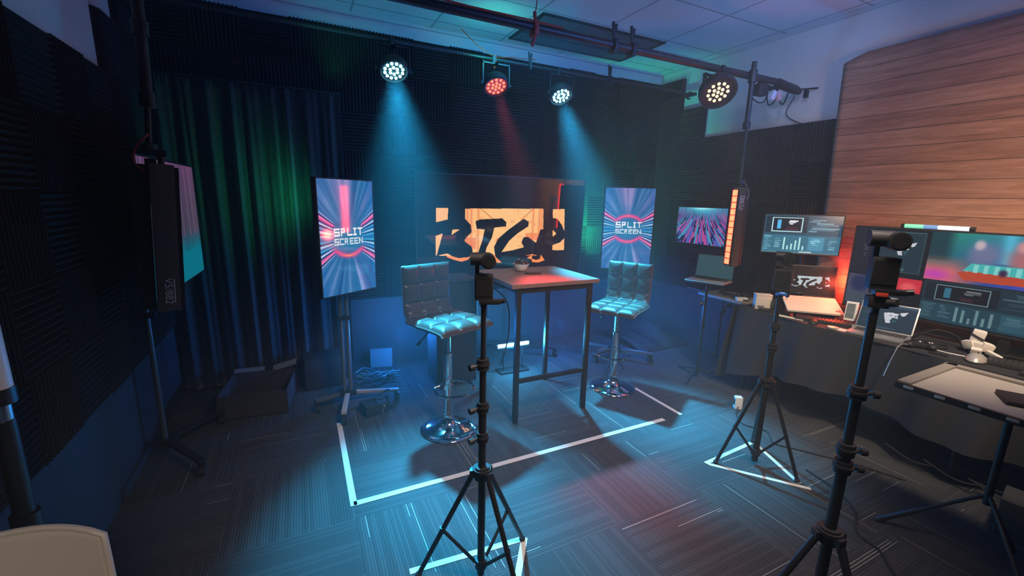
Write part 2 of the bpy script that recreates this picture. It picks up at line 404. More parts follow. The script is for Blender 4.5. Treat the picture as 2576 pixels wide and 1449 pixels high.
def pic_btgp(w, h, SX, SY):
    p = Pic(w, h, (6, 6, 9)); m, X, Y = letters_mask(p, SX, SY)
    q = Pic(w, h, (255, 196, 128))
    q.put(np.clip((np.abs(X - .0) - .28) * 4, 0, 1), (255, 170, 105), .6)
    for cx in (-.40, -.36, -.29, .30, .37, .40): q.put(np.exp(-((X - cx) / .012) ** 2), (225, 110, 60), .55)
    for a, b in (((-.28, .2), (-.12, .08)), ((.3, .2), (.16, .08))):
        d = np.abs((X - a[0]) * (b[1] - a[1]) - (Y - a[1]) * (b[0] - a[0])) / math.hypot(b[0] - a[0], b[1] - a[1])
        q.put((d < .004) & (Y > .08), (190, 90, 50), .8)
    for x0, x1, y0, y1 in ((-.42, -.31, -.2, -.09), (.22, .36, -.12, -.05), (-.1, -.02, -.2, -.1)):
        q.put((X > x0) & (X < x1) & (Y > y0) & (Y < y1), (240, 120, 70), .7)
    g = np.random.default_rng(3)
    for i in range(26):
        cx, cy = g.uniform(-.4, .4), g.uniform(-.2, .2); q.put((np.abs(X - cx) < g.uniform(.003, .03)) & (np.abs(Y - cy) < g.uniform(.003, .02)), (235, 150, 95), .5)
    q.put((X < -.5) | (X > .5), (255, 190, 120), .6); q.put(Y < -.26, (255, 140, 70), .9)
    mm = m[..., None]; p.a = p.a * (1 - mm) + q.a * mm
    return p
def pic_neon(w, h):
    p = Pic(w, h, (18, 26, 70)); t = 1 - p.y; u = p.x * 2 - 1
    f = u / (.42 + .75 * np.clip(t - .15, 0, 1) ** 1.4 * 1.6)
    s1 = noise1(96, 21); s2 = noise1(96, 22); a = (f / 5 + .5) * 96
    i = np.clip(a.astype(int), 0, 95); fr = a - a.astype(int)
    ln_ = np.exp(-((fr - .5) / .34) ** 2)
    col = np.where((s1[i] > .6)[..., None], (235, 85, 165), np.where((s1[i] > .3)[..., None], (90, 190, 225), (110, 110, 215)))
    seg = (np.sin(t * 8 + s2[i] * 40) > -.7)
    m = (ln_ * seg * np.clip(.55 + t * 1.2, 0, 1))[..., None]; p.a = p.a * (1 - m) + col * m
    p.put(np.exp(-((t) / .22) ** 2) * (.5 + .5 * np.exp(-(u / .5) ** 2)), (60, 185, 205), .95)
    p.put(np.exp(-((t) / .05) ** 2) * np.exp(-(u / .4) ** 2), (190, 240, 245), .9)
    return p
def pic_streak(w, h):
    p = Pic(w, h, (110, 60, 125)); t = 1 - p.y
    n = noise1(w, 31); n2 = noise1(w // 2 + 1, 33)
    c0, c1, c2 = np.array((130, 84, 134.)), np.array((100, 88, 116.)), np.array((16, 150, 175.))
    k = np.clip(t / .45, 0, 1)[..., None]; p.a = c0 * (1 - k) + c1 * k
    edge = .52 + .10 * n[None, :]; k = np.clip((t - edge) / .16, 0, 1)[..., None]; p.a = p.a * (1 - k) + c2 * k
    cols = n[np.clip((p.x * w).astype(int), 0, w - 1)]
    p.put((cols > .72) & (t < .62), (165, 125, 150), .45); p.put((cols < .25) & (t < .75), (50, 60, 90), .45)
    return p
def ui(p, x0, y0, x1, y1, tint=1., seed=1):
    """broadcast-software window: preview, lists, meters"""
    X = lambda a: x0 + (x1 - x0) * a; Y = lambda b: y0 + (y1 - y0) * b; c = lambda *k: tuple(v * tint for v in k)
    p.rect(x0, y0, x1, y1, c(38, 66, 84)); p.rect(X(.02), Y(.52), X(.56), Y(.96), c(26, 40, 54))
    p.rect(X(.10), Y(.54), X(.50), Y(.93), c(18, 24, 38)); p.frame(X(.10), Y(.54), X(.50), Y(.93), c(150, 185, 195), .012 * (y1 - y0) / .5)
    p.rect(X(.17), Y(.62), X(.22), Y(.86), c(70, 150, 190)); p.lines(X(.30), Y(.74), X(.46), Y(.86), c(215, 225, 230), 3, seed, 1., .8); p.lines(X(.26), Y(.60), X(.46), Y(.68), c(190, 80, 90), 3, seed + 1)
    p.lines(X(.58), Y(.56), X(.98), Y(.94), c(125, 165, 180), 9, seed + 2)
    p.rect(x0, Y(.0), x1, Y(.46), c(46, 92, 112)); p.lines(X(.01), Y(.05), X(.13), Y(.44), c(110, 165, 180), 11, seed + 3); p.lines(X(.15), Y(.12), X(.25), Y(.44), c(120, 170, 185), 6, seed + 4)
    g = np.random.default_rng(seed + 5)
    for i in range(6): p.rect(X(.28 + .05 * i), Y(.06), X(.30 + .05 * i), Y(.15 + .27 * g.random()), c(145, 195, 200))
    p.rect(X(.60), Y(.05), X(.80), Y(.42), c(60, 118, 142)); p.lines(X(.62), Y(.2), X(.78), Y(.38), c(140, 195, 210), 4, seed + 6); p.lines(X(.84), Y(.1), X(.98), Y(.42), c(110, 165, 185), 6, seed + 7)
    return p
def patch(p, cx, cy, s):
    """abstract white ink patch"""
    for pts, col in (([(-.5, .28), (-.1, .42), (.3, .36), (.22, .16), (.3, -.02), (.02, .02), (-.1, -.2), (-.02, -.42), (-.28, -.44), (-.4, -.1)], (205, 210, 218)), ([(.3, .42), (.72, .56), (.6, .28), (.46, .2)], (215, 215, 220)), ([(-.42, .34), (.0, .5), (.36, .42), (.3, .34), (-.05, .38)], (22, 34, 46)), ([(-.2, .14), (-.08, .2), (-.06, .1)], (20, 30, 42)), ([(.06, .14), (.2, .18), (.16, .06)], (20, 30, 42)), ([(-.05, -.1), (.3, -.16), (.1, -.4)], (40, 84, 96))):
        p.put(p.inpoly([(cx + a * s, cy + b * s * p.w / p.h) for a, b in pts]), col)
def pic_monitor(w, h):
    p = Pic(w, h, (50, 90, 108)); ui(p, 0, .03, 1, 1, 1.32, 41); p.rect(0, .0, 1, .04, (90, 140, 155)); p.rect(.5, .03, .66, .05, (220, 235, 240)); return p
def pic_desk(w, h):
    p = Pic(w, h, (14, 19, 28))
    p.rect(0, .45, .10, 1, (24, 28, 42)); p.lines(.055, .62, .10, .95, (120, 135, 160), 13, 3, .5)
    p.rect(.12, .50, .375, .97, (22, 50, 62)); p.frame(.12, .50, .375, .97, (70, 100, 110), .006); p.lines(.22, .52, .34, .56, (110, 140, 150), 2, 8); patch(p, .275, .77, .085)
    p.rect(.0, .20, .13, .42, (70, 70, 95)); p.blob(.07, .30, .05, .10, (30, 40, 80), .3); p.rect(.13, .26, .24, .43, (120, 120, 145)); p.rect(.0, .05, .24, .20, (110, 130, 150), .5)
    p.rect(.27, .28, .40, .44, (205, 45, 60)); p.blob(.335, .34, .04, .05, (235, 90, 95), .4); p.rect(.20, .16, .30, .19, (150, 155, 160)); p.rect(.26, .27, .34, .29, (200, 200, 205), .6)
    # abstract colourful picture, top right
    x0, y0 = .40, .47
    X = (p.x - x0) / (1 - x0); Y = (p.y - y0) / (1 - y0); inn = (X >= 0) & (Y >= 0)
    sky = Pic(w, h); sky.a = np.stack([20 + 60 * X, 70 + 70 * Y, 110 + 90 * X], -1)
    sky.put(np.exp(-((X - .55) / .05) ** 2) * (Y > .45), (90, 200, 235), .8); sky.put(np.clip((.20 - X) / .08, 0, 1) * (Y > .42), (20, 60, 72), 1.)
    sky.put(np.clip((.55 - Y) * 3, 0, 1) * np.clip((.45 - X) * 4, 0, 1), (235, 120, 95), .9); sky.put(np.exp(-(np.hypot(X - .08, Y - .12) / .13) ** 2), (200, 60, 190), .9)
    sky.put(np.exp(-(np.hypot((X - .40) / .12, (Y - .6) / .24)) ** 4), (120, 120, 160), .9); sky.put(np.exp(-(np.hypot((X - .36) / .04, (Y - .78) / .1)) ** 4), (215, 190, 200), .9)
    sky.put(np.exp(-(np.hypot((X - .68) / .13, (Y - .55) / .28)) ** 4), (190, 110, 110), .9); sky.put(np.exp(-(np.hypot((X - .65) / .06, (Y - .8) / .12)) ** 4), (225, 150, 150), .9)
    sky.put(np.exp(-(np.hypot((X - .86) / .10, (Y - .66) / .16)) ** 4), (60, 62, 66), .95); sky.put(np.exp(-(np.hypot((X - .9) / .16, (Y - .36) / .16)) ** 4), (70, 95, 55), .9)
    sky.put(sky.inpoly([(.28, .26), (.33, .42), (.78, .42), (.82, .2), (.3, .16)], X, Y), (70, 185, 185)); sky.put(sky.inpoly([(.24, .2), (.3, .26), (.8, .22), (.86, .08), (.3, .06)], X, Y), (190, 70, 45)); sky.put(sky.inpoly([(.30, .24), (.34, .4), (.76, .4), (.79, .24)], X, Y) & (np.sin(X * 90) > .2), (150, 225, 220), .8)
    sky.put(np.exp(-(np.hypot((X - .55) / .03, (Y - .28) / .07)) ** 4), (60, 30, 70))
    mm = inn[..., None]; p.a = p.a * (1 - mm) + sky.a * mm
    ui(p, .41, .02, 1, .46, .72, 77)
    return p
def pic_lap(w, h):
    p = Pic(w, h, (10, 11, 14)); m, X, Y = letters_mask(p, 1.75, 1.35, .0, -.02); p.put(m, (190, 208, 215)); p.lines(.5, .93, .95, .97, (140, 150, 140), 1, 4); p.rect(.05, .05, .3, .065, (120, 110, 95)); return p
def pic_mac(w, h):
    p = Pic(w, h, (34, 52, 72)); p.rect(0, .9, 1, 1, (60, 84, 104)); p.put(np.clip(1 - np.hypot(p.x - .2, p.y - .5) * 1.2, 0, 1), (30, 62, 72), .7); patch(p, .60, .52, .34); p.lines(.1, .05, .9, .12, (90, 120, 140), 2, 6); p.lines(.02, .2, .2, .8, (70, 100, 120), 10, 9, .4); return p
def pic_blank(w, h, col): return Pic(w, h, col)

S_split = screen_mat('screen_split', .95, .06, 1., 1.62); S_big = screen_mat('screen_lettering', 1.0, .06, 1., 1.62); S_std = screen_mat('screen_standard', .85, .2, .4); S_dim = screen_mat('screen_dim', .5, .3, .3); S_neon = screen_mat('screen_neon', 1.15, .2, .4); S_lap = screen_mat('screen_laptop', .9, .45, .12)

# ------------------------------------------------------------------ room shell
XL, XR, YB, YF, ZC = -.95, 4.06, 4.22, -2.4, 3.13
def slab(name, c, s, m): return struct(MB().box(c, s).build(name, m))
slab('floor', ((XL + XR) / 2, (YB + YF) / 2, -.05), (XR - XL + .4, YB - YF + .4, .1), M_carpet).location = (0, 0, 0)
slab('ceiling', ((XL + XR) / 2, (YB + YF) / 2, ZC + .05), (XR - XL + .4, YB - YF + .4, .1), M_ceil)
slab('wall_back', ((XL + XR) / 2, YB + .05, ZC / 2), (XR - XL + .2, .1, ZC), M_white)
slab('wall_front', ((XL + XR) / 2, YF - .05, ZC / 2), (XR - XL + .2, .1, ZC), M_navy)
slab('wall_left', (XL - .05, (YB + YF) / 2, ZC / 2), (.1, YB - YF, ZC), M_white)
slab('wall_right', (XR + .05, (YB + YF) / 2, ZC / 2), (.1, YB - YF, ZC), M_white)
# dark skirt panels below the foam, and the thin strip where ceiling meets wall
slab('trim_1', ((XL + XR) / 2, YB - .008, .325), (XR - XL, .016, .65), M_navy)
slab('trim_2', (XL + .008, (YB + YF) / 2, .31), (.016, YB - YF, .62), M_navy)
slab('trim_3', (XR - .008, (YB + YF) / 2, .325), (.016, YB - YF, .65), M_navy)
slab('trim_4', ((XL + XR) / 2, YB - .012, ZC - .012), (XR - XL, .024, .024), M_trim)
slab('trim_5', (XR - .012, (YB + YF) / 2, ZC - .012), (.024, YB - YF, .024), M_trim)

# ------------------------------------------------------------------ acoustic foam squares
PS = .335
def foam_mesh(vertical):
    b = MB(); N = 12; w = PS - .0008; D = .045; B0 = .014
    prof = []
    for i in range(N):
        a = -w / 2 + w * i / N; c = w / N
        prof += [(a + .001, -B0), (a + c * .5 - .002, -D), (a + c * .5 + .002, -D)]
    prof += [(w / 2 - .001, -B0), (w / 2, 0), (-w / 2, 0)]
    # extrude the profile
    M = Matrix() if vertical else Matrix.Rotation(PI / 2, 4, 'Y')
    vs = []
    A = [b.bm.verts.new((x, y, -w / 2)) for x, y in prof]; C = [b.bm.verts.new((x, y, w / 2)) for x, y in prof]
    n = len(prof)
    for i in range(n): b.bm.faces.new((A[i], A[(i + 1) % n], C[(i + 1) % n], C[i]))
    b.bm.faces.new(A[::-1]); b.bm.faces.new(C)
    bmesh.ops.transform(b.bm, matrix=M, verts=A + C)
    return b
protoV = foam_mesh(True).build('foam_panel', M_foam); protoH = foam_mesh(False).build('foam_panel', M_foam)
used = {0: False, 1: False}
ORD = 'zeroth first second third fourth fifth sixth seventh eighth ninth tenth eleventh twelfth thirteenth fourteenth fifteenth sixteenth'.split()
def foam(loc, rz, vert, label, group):
    src = protoV if vert else protoH
    o = src if not used[vert] else src.copy()
    if used[vert]: COL.objects.link(o)
    used[vert] = True
    o.location = loc; o.rotation_euler = (0, 0, rz)
    tag(o, label, 'acoustic foam panel', group)
def ridge(v): return 'upright ridges' if v else 'level ridges'
for c in range(15):
    x = XR - .002 - PS * (c + .5)
    for r in range(7):
        z = 3.003 - PS * (r + .5)
        if x < .35 and 1 < r and z + PS / 2 < 2.38: continue          # behind the curtain
        v = (c + r + (1 if (c * 7 + r * 3) % 5 == 0 else 0)) % 2
        foam((x, YB - .002, z), 0, v, f'black foam square with {ridge(v)}, back wall, {ORD[r + 1]} row down, {ORD[c + 1]} from right corner', 'foam squares on the back wall')
for c in range(7):
    y = YB - .05 - PS * (c + .5)
    top = 3.003 if c == 0 else 2.66 if c == 1 else 2.325
    for r in range(7):
        z = 3.003 - PS * (r + .5)
        if z > top or z < .65: continue
        v = (c + r + (1 if (c * 5 + r * 2) % 4 == 0 else 0)) % 2
        foam((XR - .002, y, z), -PI / 2, v, f'black foam square with {ridge(v)}, right wall, {ORD[r + 1]} row down, {ORD[c + 1]} from back corner', 'foam squares on the right wall')
for c in range(9):
    y = 3.715 + PS - PS * (c + .5)
    for r in range(7):
        z = 2.945 - PS * (r + .5)
        if (c >= 1 and r == 0) or (c >= 2 and r == 1): continue
        v = (c + r) % 2
        foam((XL + .002, y, z), PI / 2, v, f'black foam square with {ridge(v)}, left wall, {ORD[r + 1]} row down, {ORD[c + 1]} from curtain', 'foam squares on the left wall')

# ------------------------------------------------------------------ velvet curtain
b = MB()
def cur(u, v, off):
    x = XL + .03 + u * 1.30; z = .03 + v * 2.40
    ph = u * 2 * PI * 9.5 + .8 * math.sin(u * 11) + .5 * math.sin(u * 27 + 1)
    a = .032 + .012 * math.sin(u * 17 + 2); k = .55 + .45 * min(1, (1 - v) * 3 + .2)
    y = 4.075 + a * k * math.sin(ph + .25 * math.sin(v * 3)) + .012 * math.sin(ph * 2.3 + v * 2) * k
    if v > .97: y += .01 * math.sin(u * 400)
    return (x, y + off, z)
g1 = b.surf(lambda u, v: cur(u, v, 0), 240, 30); g2 = b.surf(lambda u, v: cur(u, v, .012), 240, 30)
for i in range(240):
    for j in (0, 30): b.bm.faces.new((g1[i][j], g1[i + 1][j], g2[i + 1][j], g2[i][j]))
for j in range(30):
    for i in (0, 240): b.bm.faces.new((g1[i][j], g1[i][j + 1], g2[i][j + 1], g2[i][j]))
t = thing('velvet_curtain', 'dark pleated velvet curtain hanging over the back wall left of the upright screen', 'curtain', (0, 0, 0))
b.build('drape', M_velvet, t, ang=180)
MB().cyl((XL + .02, 4.085, 2.445), (.39, 4.085, 2.445), .012).build('curtain_rod', M_blk, t)

# ------------------------------------------------------------------ pipes, clamps, hanging lamps
t = thing('lighting_pipe', 'thick black pipe crossing the ceiling nearest the viewer, carrying the amber lamp', 'pipe', (0, 2.44, 2.61))
MB().cyl((XL + .02, 0, 0), (3.62, 0, 0), .026).build('pipe', M_pipe, t)
MB().cyl((3.60, 0, -.005), (3.85, 0, -.03), .036).cyl((3.85, 0, -.03), (3.90, 0, -.035), .028).build('end_sleeve', M_pipe, t)
MB().cyl((3.90, 0, -.02), (XR - .01, -.06, 0), .008).box((3.97, -.02, -.05), (.03, .03, .06)).build('wall_hook', M_blk, t)
t = thing('lighting_pipe', 'thin black pipe along the top of the back wall holding three lamps', 'pipe', (0, 3.66, 2.79))
MB().cyl((XL + .02, 0, 0), (XR - .06, 0, 0), .013).build('pipe', M_pipe, t)
MB().box((XR - .085, .2, .0), (.03, .50, .03)).build('wall_bracket', M_blk, t)
MB().box((XL + .04, .2, .0), (.03, .50, .03)).build('wall_bracket', M_blk, t)

def clamp(loc, label, grp, r=.026, size=1.):
    t = thing('pipe_clamp', label, 'clamp', loc, 0, grp)
    s = size
    b = MB().box((0, 0, -.5 * r - .012), (.022 * s, .05 * s, .03 * s), bev=.003).box((0, -r - .008, 0), (.022 * s, .012, .05 * s), bev=.003).box((0, r + .008, 0), (.022 * s, .012, .05 * s), bev=.003)
    b.build('jaw', M_blk, t)
    MB().box((-.012 * s, -.012, r + .035 * s), (.012 * s, .014, .10 * s), (0, -.12, 0), bev=.003).box((.012 * s, .012, r + .035 * s), (.012 * s, .014, .10 * s), (0, .12, 0), bev=.003).build('handle', M_blkp, t)
    return t
clamp((1.907, 2.44, 2.61), 'black spring clamp on the front pipe, left of the pair beside the ceiling light', 'clamps on the front pipe', size=1.25)
clamp((2.056, 2.44, 2.61), 'black spring clamp on the front pipe, right of the pair beside the ceiling light', 'clamps on the front pipe', size=1.25)
clamp((1.949, 3.66, 2.79), 'small black clamp on the back pipe between the red lamp and the right cyan lamp', 'clamps on the back pipe', r=.013, size=1.1)
clamp((2.837, 3.66, 2.79), 'black clamp on the back pipe right of the right cyan lamp', 'clamps on the back pipe', r=.013, size=1.35)

def par(loc, aim, label, mats, n_led, R0=.105, body=M_blkp, pattern='ring', group=None, pipe_z=2.79, pipe_y=3.66, pr=.013):
    """round LED stage lamp: local -Z is the beam"""
    d = (Vector(aim) - Vector(loc)).normalized()
    t = thing('stage_lamp', label, 'stage lamp', loc, 0, group)
    q = d.to_track_quat('-Z', 'Y'); M = q.to_matrix().to_4x4()
    b = MB(); b.lathe([(0, .075), (.05, .075), (.085, .06), (R0, .03), (R0 + .006, 0), (R0 + .006, -.030), (R0 - .006, -.034), (R0 - .012, -.018), (0, -.018)], 36, M)
    b.build('housing', body, t)
    led = MB(); k = 0
    rings = ((0, 0), (.034, 6), (.070, 11)) if pattern == 'ring' else ((.030, 6), (.068, 12))
    for rr, cnt in rings:
        for i in range(max(1, cnt)):
            a = 2 * PI * i / max(1, cnt) + rr * 10
            px, py = rr * math.cos(a), rr * math.sin(a)
            led.lathe([(0, -.030), (.008, -.029), (.0115, -.024), (.0115, -.017)], 12, M @ Matrix.Translation((px, py, 0)))
    led.build('led_cluster', mats[0], t)
    if mats[1]: MB().lathe([(0, -.0195), (R0 - .013, -.0195), (R0 - .013, -.0185), (0, -.0185)], 36, M).build('lens_plate', mats[1], t)
    # yoke
    hook = Vector((loc[0], pipe_y, pipe_z)) - Vector(loc)
    y = MB(); s = R0 + .016
    dz = hook.z - .055
    y.box((-s, 0, dz * .5), (.010, .030, dz + .02)).box((s, 0, dz * .5), (.010, .030, dz + .02)).box((0, 0, dz), (2 * s + .01, .030, .010))
    if abs(hook.y) > .02: y.box((0, hook.y * .5, dz), (.03, abs(hook.y) + .03, .010))
    y.build('yoke', M_blk, t)
    MB().cyl((0, hook.y, dz), (0, hook.y, hook.z - pr), .009).box((0, hook.y, hook.z - pr - .008), (.03, .05, .022), bev=.004).box((0, hook.y - pr - .008, hook.z), (.03, .012, .04), bev=.003).build('hook_clamp', M_blk, t)
    for q_ in (-1, 1): MB().cyl((q_ * s, 0, 0), (q_ * (s + .02), 0, 0), .016).build('tilt_knob', M_blkp, t)
    return t
G = 'stage lamps on the back pipe'
CY1 = (.735, 3.60, 2.575); CY2 = (2.244, 3.60, 2.575); RED = (1.591, 3.60, 2.575); AMB = (2.909, 2.44, 2.46)
par(CY1, (.72, 1.9, .0), 'stage lamp shining cyan, leftmost on the back pipe, above the left upright screen', (M_cyanled, None), 17, group=G, pattern='two')
par(RED, (1.55, 2.25, .55), 'stage lamp glowing red above the big lettering screen', (M_redled, M_reddim), 18, group=G)
par(CY2, (2.25, 1.9, .0), 'stage lamp shining cyan on the back pipe, right of the red one', (M_cyanled, None), 17, group=G, pattern='two')
par(AMB, (2.15, .9, .7), 'stage lamp with amber dots on the front pipe near the hanging light bar', (M_amberled, None), 18, R0=.13, pipe_z=2.61, pipe_y=2.44, pr=.026, group=None)

# cords along the front pipe
def cord(name, pts, r, m, label, cat='cable', n=8): return tag(MB().tube(spline(pts, n), r, 6).build(name, m), label, cat)
cord('red_cable', [(.45, 2.41, 2.64), (.9, 2.41, 2.63), (1.32, 2.405, 2.63), (1.5, 2.41, 2.63)], .005, M_redcord, 'thin red cable running along the front pipe to the red clip')
cord('safety_cord', [(1.321, 2.44, 2.65), (1.36, 2.46, 2.9), (1.40, 2.5, 3.125)], .003, M_redcord, 'thin cord rising from the red clip on the front pipe to the ceiling', 'cord')
t = thing('red_clip', 'red plastic clip gripping the front pipe left of the ceiling light', 'clip', (1.321, 2.44, 2.61))
MB().box((0, 0, -.01), (.03, .075, .075), bev=.008).build('clip_body', M_red, t)
MB().box((-.012, -.02, -.075), (.016, .02, .07), (0, .25, 0), bev=.004).build('clip_lever', M_red, t); MB().box((.01, .01, .055), (.014, .02, .07), (0, -.2, 0), bev=.004).build('clip_lever', M_red, t)
cord('orange_cord', [(1.30, 3.65, 2.97), (1.45, 3.655, 2.87), (1.60, 3.66, 2.815), (1.78, 3.66, 2.83), (2.0, 3.66, 2.845)], .004, M_redcord, 'slack reddish cord looped over the back pipe above the red lamp', 'cord')
t = thing('red_clip', 'reddish clip on the back pipe just above the red lamp', 'clip', (1.60, 3.66, 2.79))
MB().box((0, 0, .0), (.022, .05, .06), bev=.006).build('clip_body', M_red, t)
MB().box((0, -.01, -.05), (.012, .014, .05), bev=.003).build('clip_lever', M_red, t)
t = thing('plug_bundle', 'pale plugs and coiled leads hanging from the front pipe beside the support pole', 'plugs', (3.50, 2.44, 2.525))
MB().box((-.10, 0, .0), (.10, .06, .09), bev=.015).build('adapter', M_blkp, t)
MB().box((.04, -.01, -.025), (.045, .04, .075), (0, .5, 0), bev=.012).build('plug', M_wht, t)
MB().box((.11, -.01, -.02), (.045, .04, .08), (0, -.45, 0), bev=.012).build('plug', M_pink, t)
MB().tube(spline([(-.24, 0, .02), (-.22, -.01, -.06), (-.14, -.02, -.10), (-.05, -.01, -.08), (.0, 0, .0)], 6), .005, 6).tube(spline([(-.02, 0, .03), (-.01, -.01, -.08), (.03, -.01, -.1), (.1, 0, -.05), (.12, 0, .03)], 6), .005, 6).tube(spline([(.12, 0, .03), (.15, -.01, -.06), (.2, -.01, -.07), (.26, 0, .03)], 6), .006, 6).build('lead', M_rub, t)
cord('pipe_sleeve', [(3.38, 2.445, 2.575), (3.5, 2.45, 2.56), (3.62, 2.45, 2.55)], .020, M_rub, 'thick bundle of dark cables strapped under the right end of the front pipe', 'cable')
cord('hanging_cord', [(4.02, 2.33, 2.27), (4.03, 2.6, 2.42), (3.9, 2.47, 2.55)], .004, M_rub, 'dark cord drooping across the white wall above the foam', 'cord')
t = thing('spring_clamp', 'black spring clamp gripping the top foam square by the right corner', 'clamp', (3.98, 3.79, 2.80))
MB().box((0, -.02, 0), (.03, .10, .03), bev=.006).box((-.02, .03, .05), (.02, .02, .11), (.3, 0, 0), bev=.004).build('jaw', M_blk, t)
MB().tube(arc((0, -.09, -.01), .035, PI * .9, -PI * .6, 10, 'yz'), .009, 6).build('handle', M_blkp, t)

# ------------------------------------------------------------------ ceiling troffer
t = thing('ceiling_light', 'unlit rectangular light panel in the ceiling behind the front pipe', 'ceiling light', (2.60, 3.73, ZC))
b = MB()
for c, s in (((0, .318, -.006), (1.36, .03, .014)), ((0, -.318, -.006), (1.36, .03, .014)), ((.665, 0, -.006), (.03, .62, .014)), ((-.665, 0, -.006), (.03, .62, .014))): b.box(c, s)
b.build('frame', M_blk, t)
MB().box((0, 0, -.003), (1.31, .61, .008)).build('diffuser', M_troff, t)
MB().box((0, -.11, -.010), (1.29, .006, .008)).box((0, .11, -.010), (1.29, .006, .008)).build('divider', M_blkp, t)

# ------------------------------------------------------------------ hanging light bars (with their poles)
def text_obj(body, size, m, name, parent, loc, rot, extr=.0008):
    c = bpy.data.curves.new(name, 'FONT'); c.body = body; c.size = size; c.extrude = extr; c.align_x = 'CENTER'; c.align_y = 'CENTER'
    o = bpy.data.objects.new(name, c); COL.objects.link(o)
    dg = bpy.context.evaluated_depsgraph_get(); me = bpy.data.meshes.new_from_object(o.evaluated_get(dg))
    bpy.data.objects.remove(o); me.name = name
    me.materials.clear(); me.materials.append(m)
    o = bpy.data.objects.new(name, me); COL.objects.link(o); o.parent = parent; o.location = loc; o.rotation_euler = rot
    return o
def light_bar(label, loc, rz, h, w, d, strip_side, m_strip, pole_top, txt_z, txt, tilt=0., m_body=None):
    """vertical LED bar, local -Y is the printed side, strip on the +-X side"""
    t = thing('light_bar', label, 'light bar', loc, (0, tilt, rz))
    m_body = m_body or M_blkp
    MB().box((0, 0, 0), (w, d, h), bev=.006).build('housing', m_body, t)
    s = strip_side; st = MB(); N = 12
    for i in range(N):
        z0 = -h / 2 + .015 + (h - .03) * i / N; c = (h - .03) / N
        st.box((s * (w / 2 + .004), 0, z0 + c / 2), (.014, d * .82, c - .007))
    st.build('led_strip', m_strip, t)
    lv = MB()
    for i in range(N + 1):
        z0 = -h / 2 + .015 + (h - .03) * i / N
        lv.box((s * (w / 2 + .006), 0, z0), (.018, d * .86, .006))
    for yy in (-1, 1): lv.box((s * (w / 2 + .006), yy * d * .42, 0), (.018, .005, h - .02))
    lv.build('louvre', M_blkp, t)
    MB().box((-s * (w / 2 + .030), d * .3, .0), (.058, d * .5, h * .98), bev=.004).build('rear_fin', M_blk, t)
    text_obj(txt, .042, M_text, 'lettering', t, (0, -d / 2 - .0012, txt_z), (PI / 2, PI / 2 * (1 if strip_side > 0 else -1), 0))
    MB().box((.022 * s, -d / 2 - .001, txt_z), (.004, .001, .11)).build('small_print', M_text, t)
    MB().cyl((0, 0, h / 2), (0, 0, h / 2 + .04), .012).box((0, 0, h / 2 + .045), (.04, .04, .03), bev=.005).build('mount', M_blk, t)
    return t
def cable_loop(parent, pts, m, name='power_lead'): return MB().tube(spline(pts, 8), .0045, 6).build(name, m, parent)
t = light_bar('upright orange light bar hanging below the right end of the front pipe', (3.235, 2.38, 1.435), R(-19), .64, .062, .085, -1, M_orange, 0, .20, 'V5/882', m_body=mat('bar_fabric', (.075, .058, .045), .7))
cable_loop(t, [(.02, 0, .37), (.05, 0, .33), (.075, .0, .27), (.06, -.01, .24), (.03, -.02, .245)], M_silver)
t2 = thing('drop_pole', 'slim black pole hanging from the front pipe down to the orange light bar', 'pole', (3.235, 2.40, 2.61))
MB().cyl((0, 0, .09), (0, 0, -.37), .019).cyl((0, 0, .03), (0, 0, -.06), .03).build('upper_tube', M_pipe, t2)
MB().cyl((0, 0, -.35), (0, 0, -.40), .027).cyl((0, 0, -.37), (-.03, -.02, -.37), .008).build('collar', M_blk, t2)
MB().cyl((0, 0, -.36), (0, -.01, -.80), .011).build('lower_tube', M_pipe, t2)
t = light_bar('black light bar seen from its printed back, hanging before the left wall screen', (-.545, 2.44, 1.405), R(13), .66, .088, .05, 1, mat('led_strip_off', (.2, .2, .2), .4), 0, -.235, 'V5/882', tilt=R(3.6), m_body=mat('bar_fabric_dark', (.10, .085, .075), .75, noise=.15, nscale=9))
t2 = thing('drop_pole', 'black pole hanging from the front pipe down to the dark light bar on the left', 'pole', (-.545, 2.46, 2.61))
MB().cyl((.02, 0, .08), (0, 0, -.62), .022).build('upper_tube', M_pipe, t2)
MB().cyl((.01, 0, -.30), (.008, 0, -.36), .030).build('collar', M_blk, t2); MB().cyl((0, 0, -.58), (0, 0, -.64), .029).build('collar', M_blk, t2)
MB().cyl((0, 0, -.60), (-.015, -.01, -.80), .012).cyl((-.015, -.01, -.80), (-.01, -.02, -.83), .03).box((-.03, .045, -.95), (.04, .03, .20), bev=.006).build('lower_mount', M_blk, t2)
cord('red_lead', [(-.555, 2.44, 1.86), (-.60, 2.43, 1.80), (-.615, 2.43, 1.74), (-.585, 2.43, 1.70)], .005, M_redcord, 'short red lead looping beside the top of the dark light bar', 'cord')

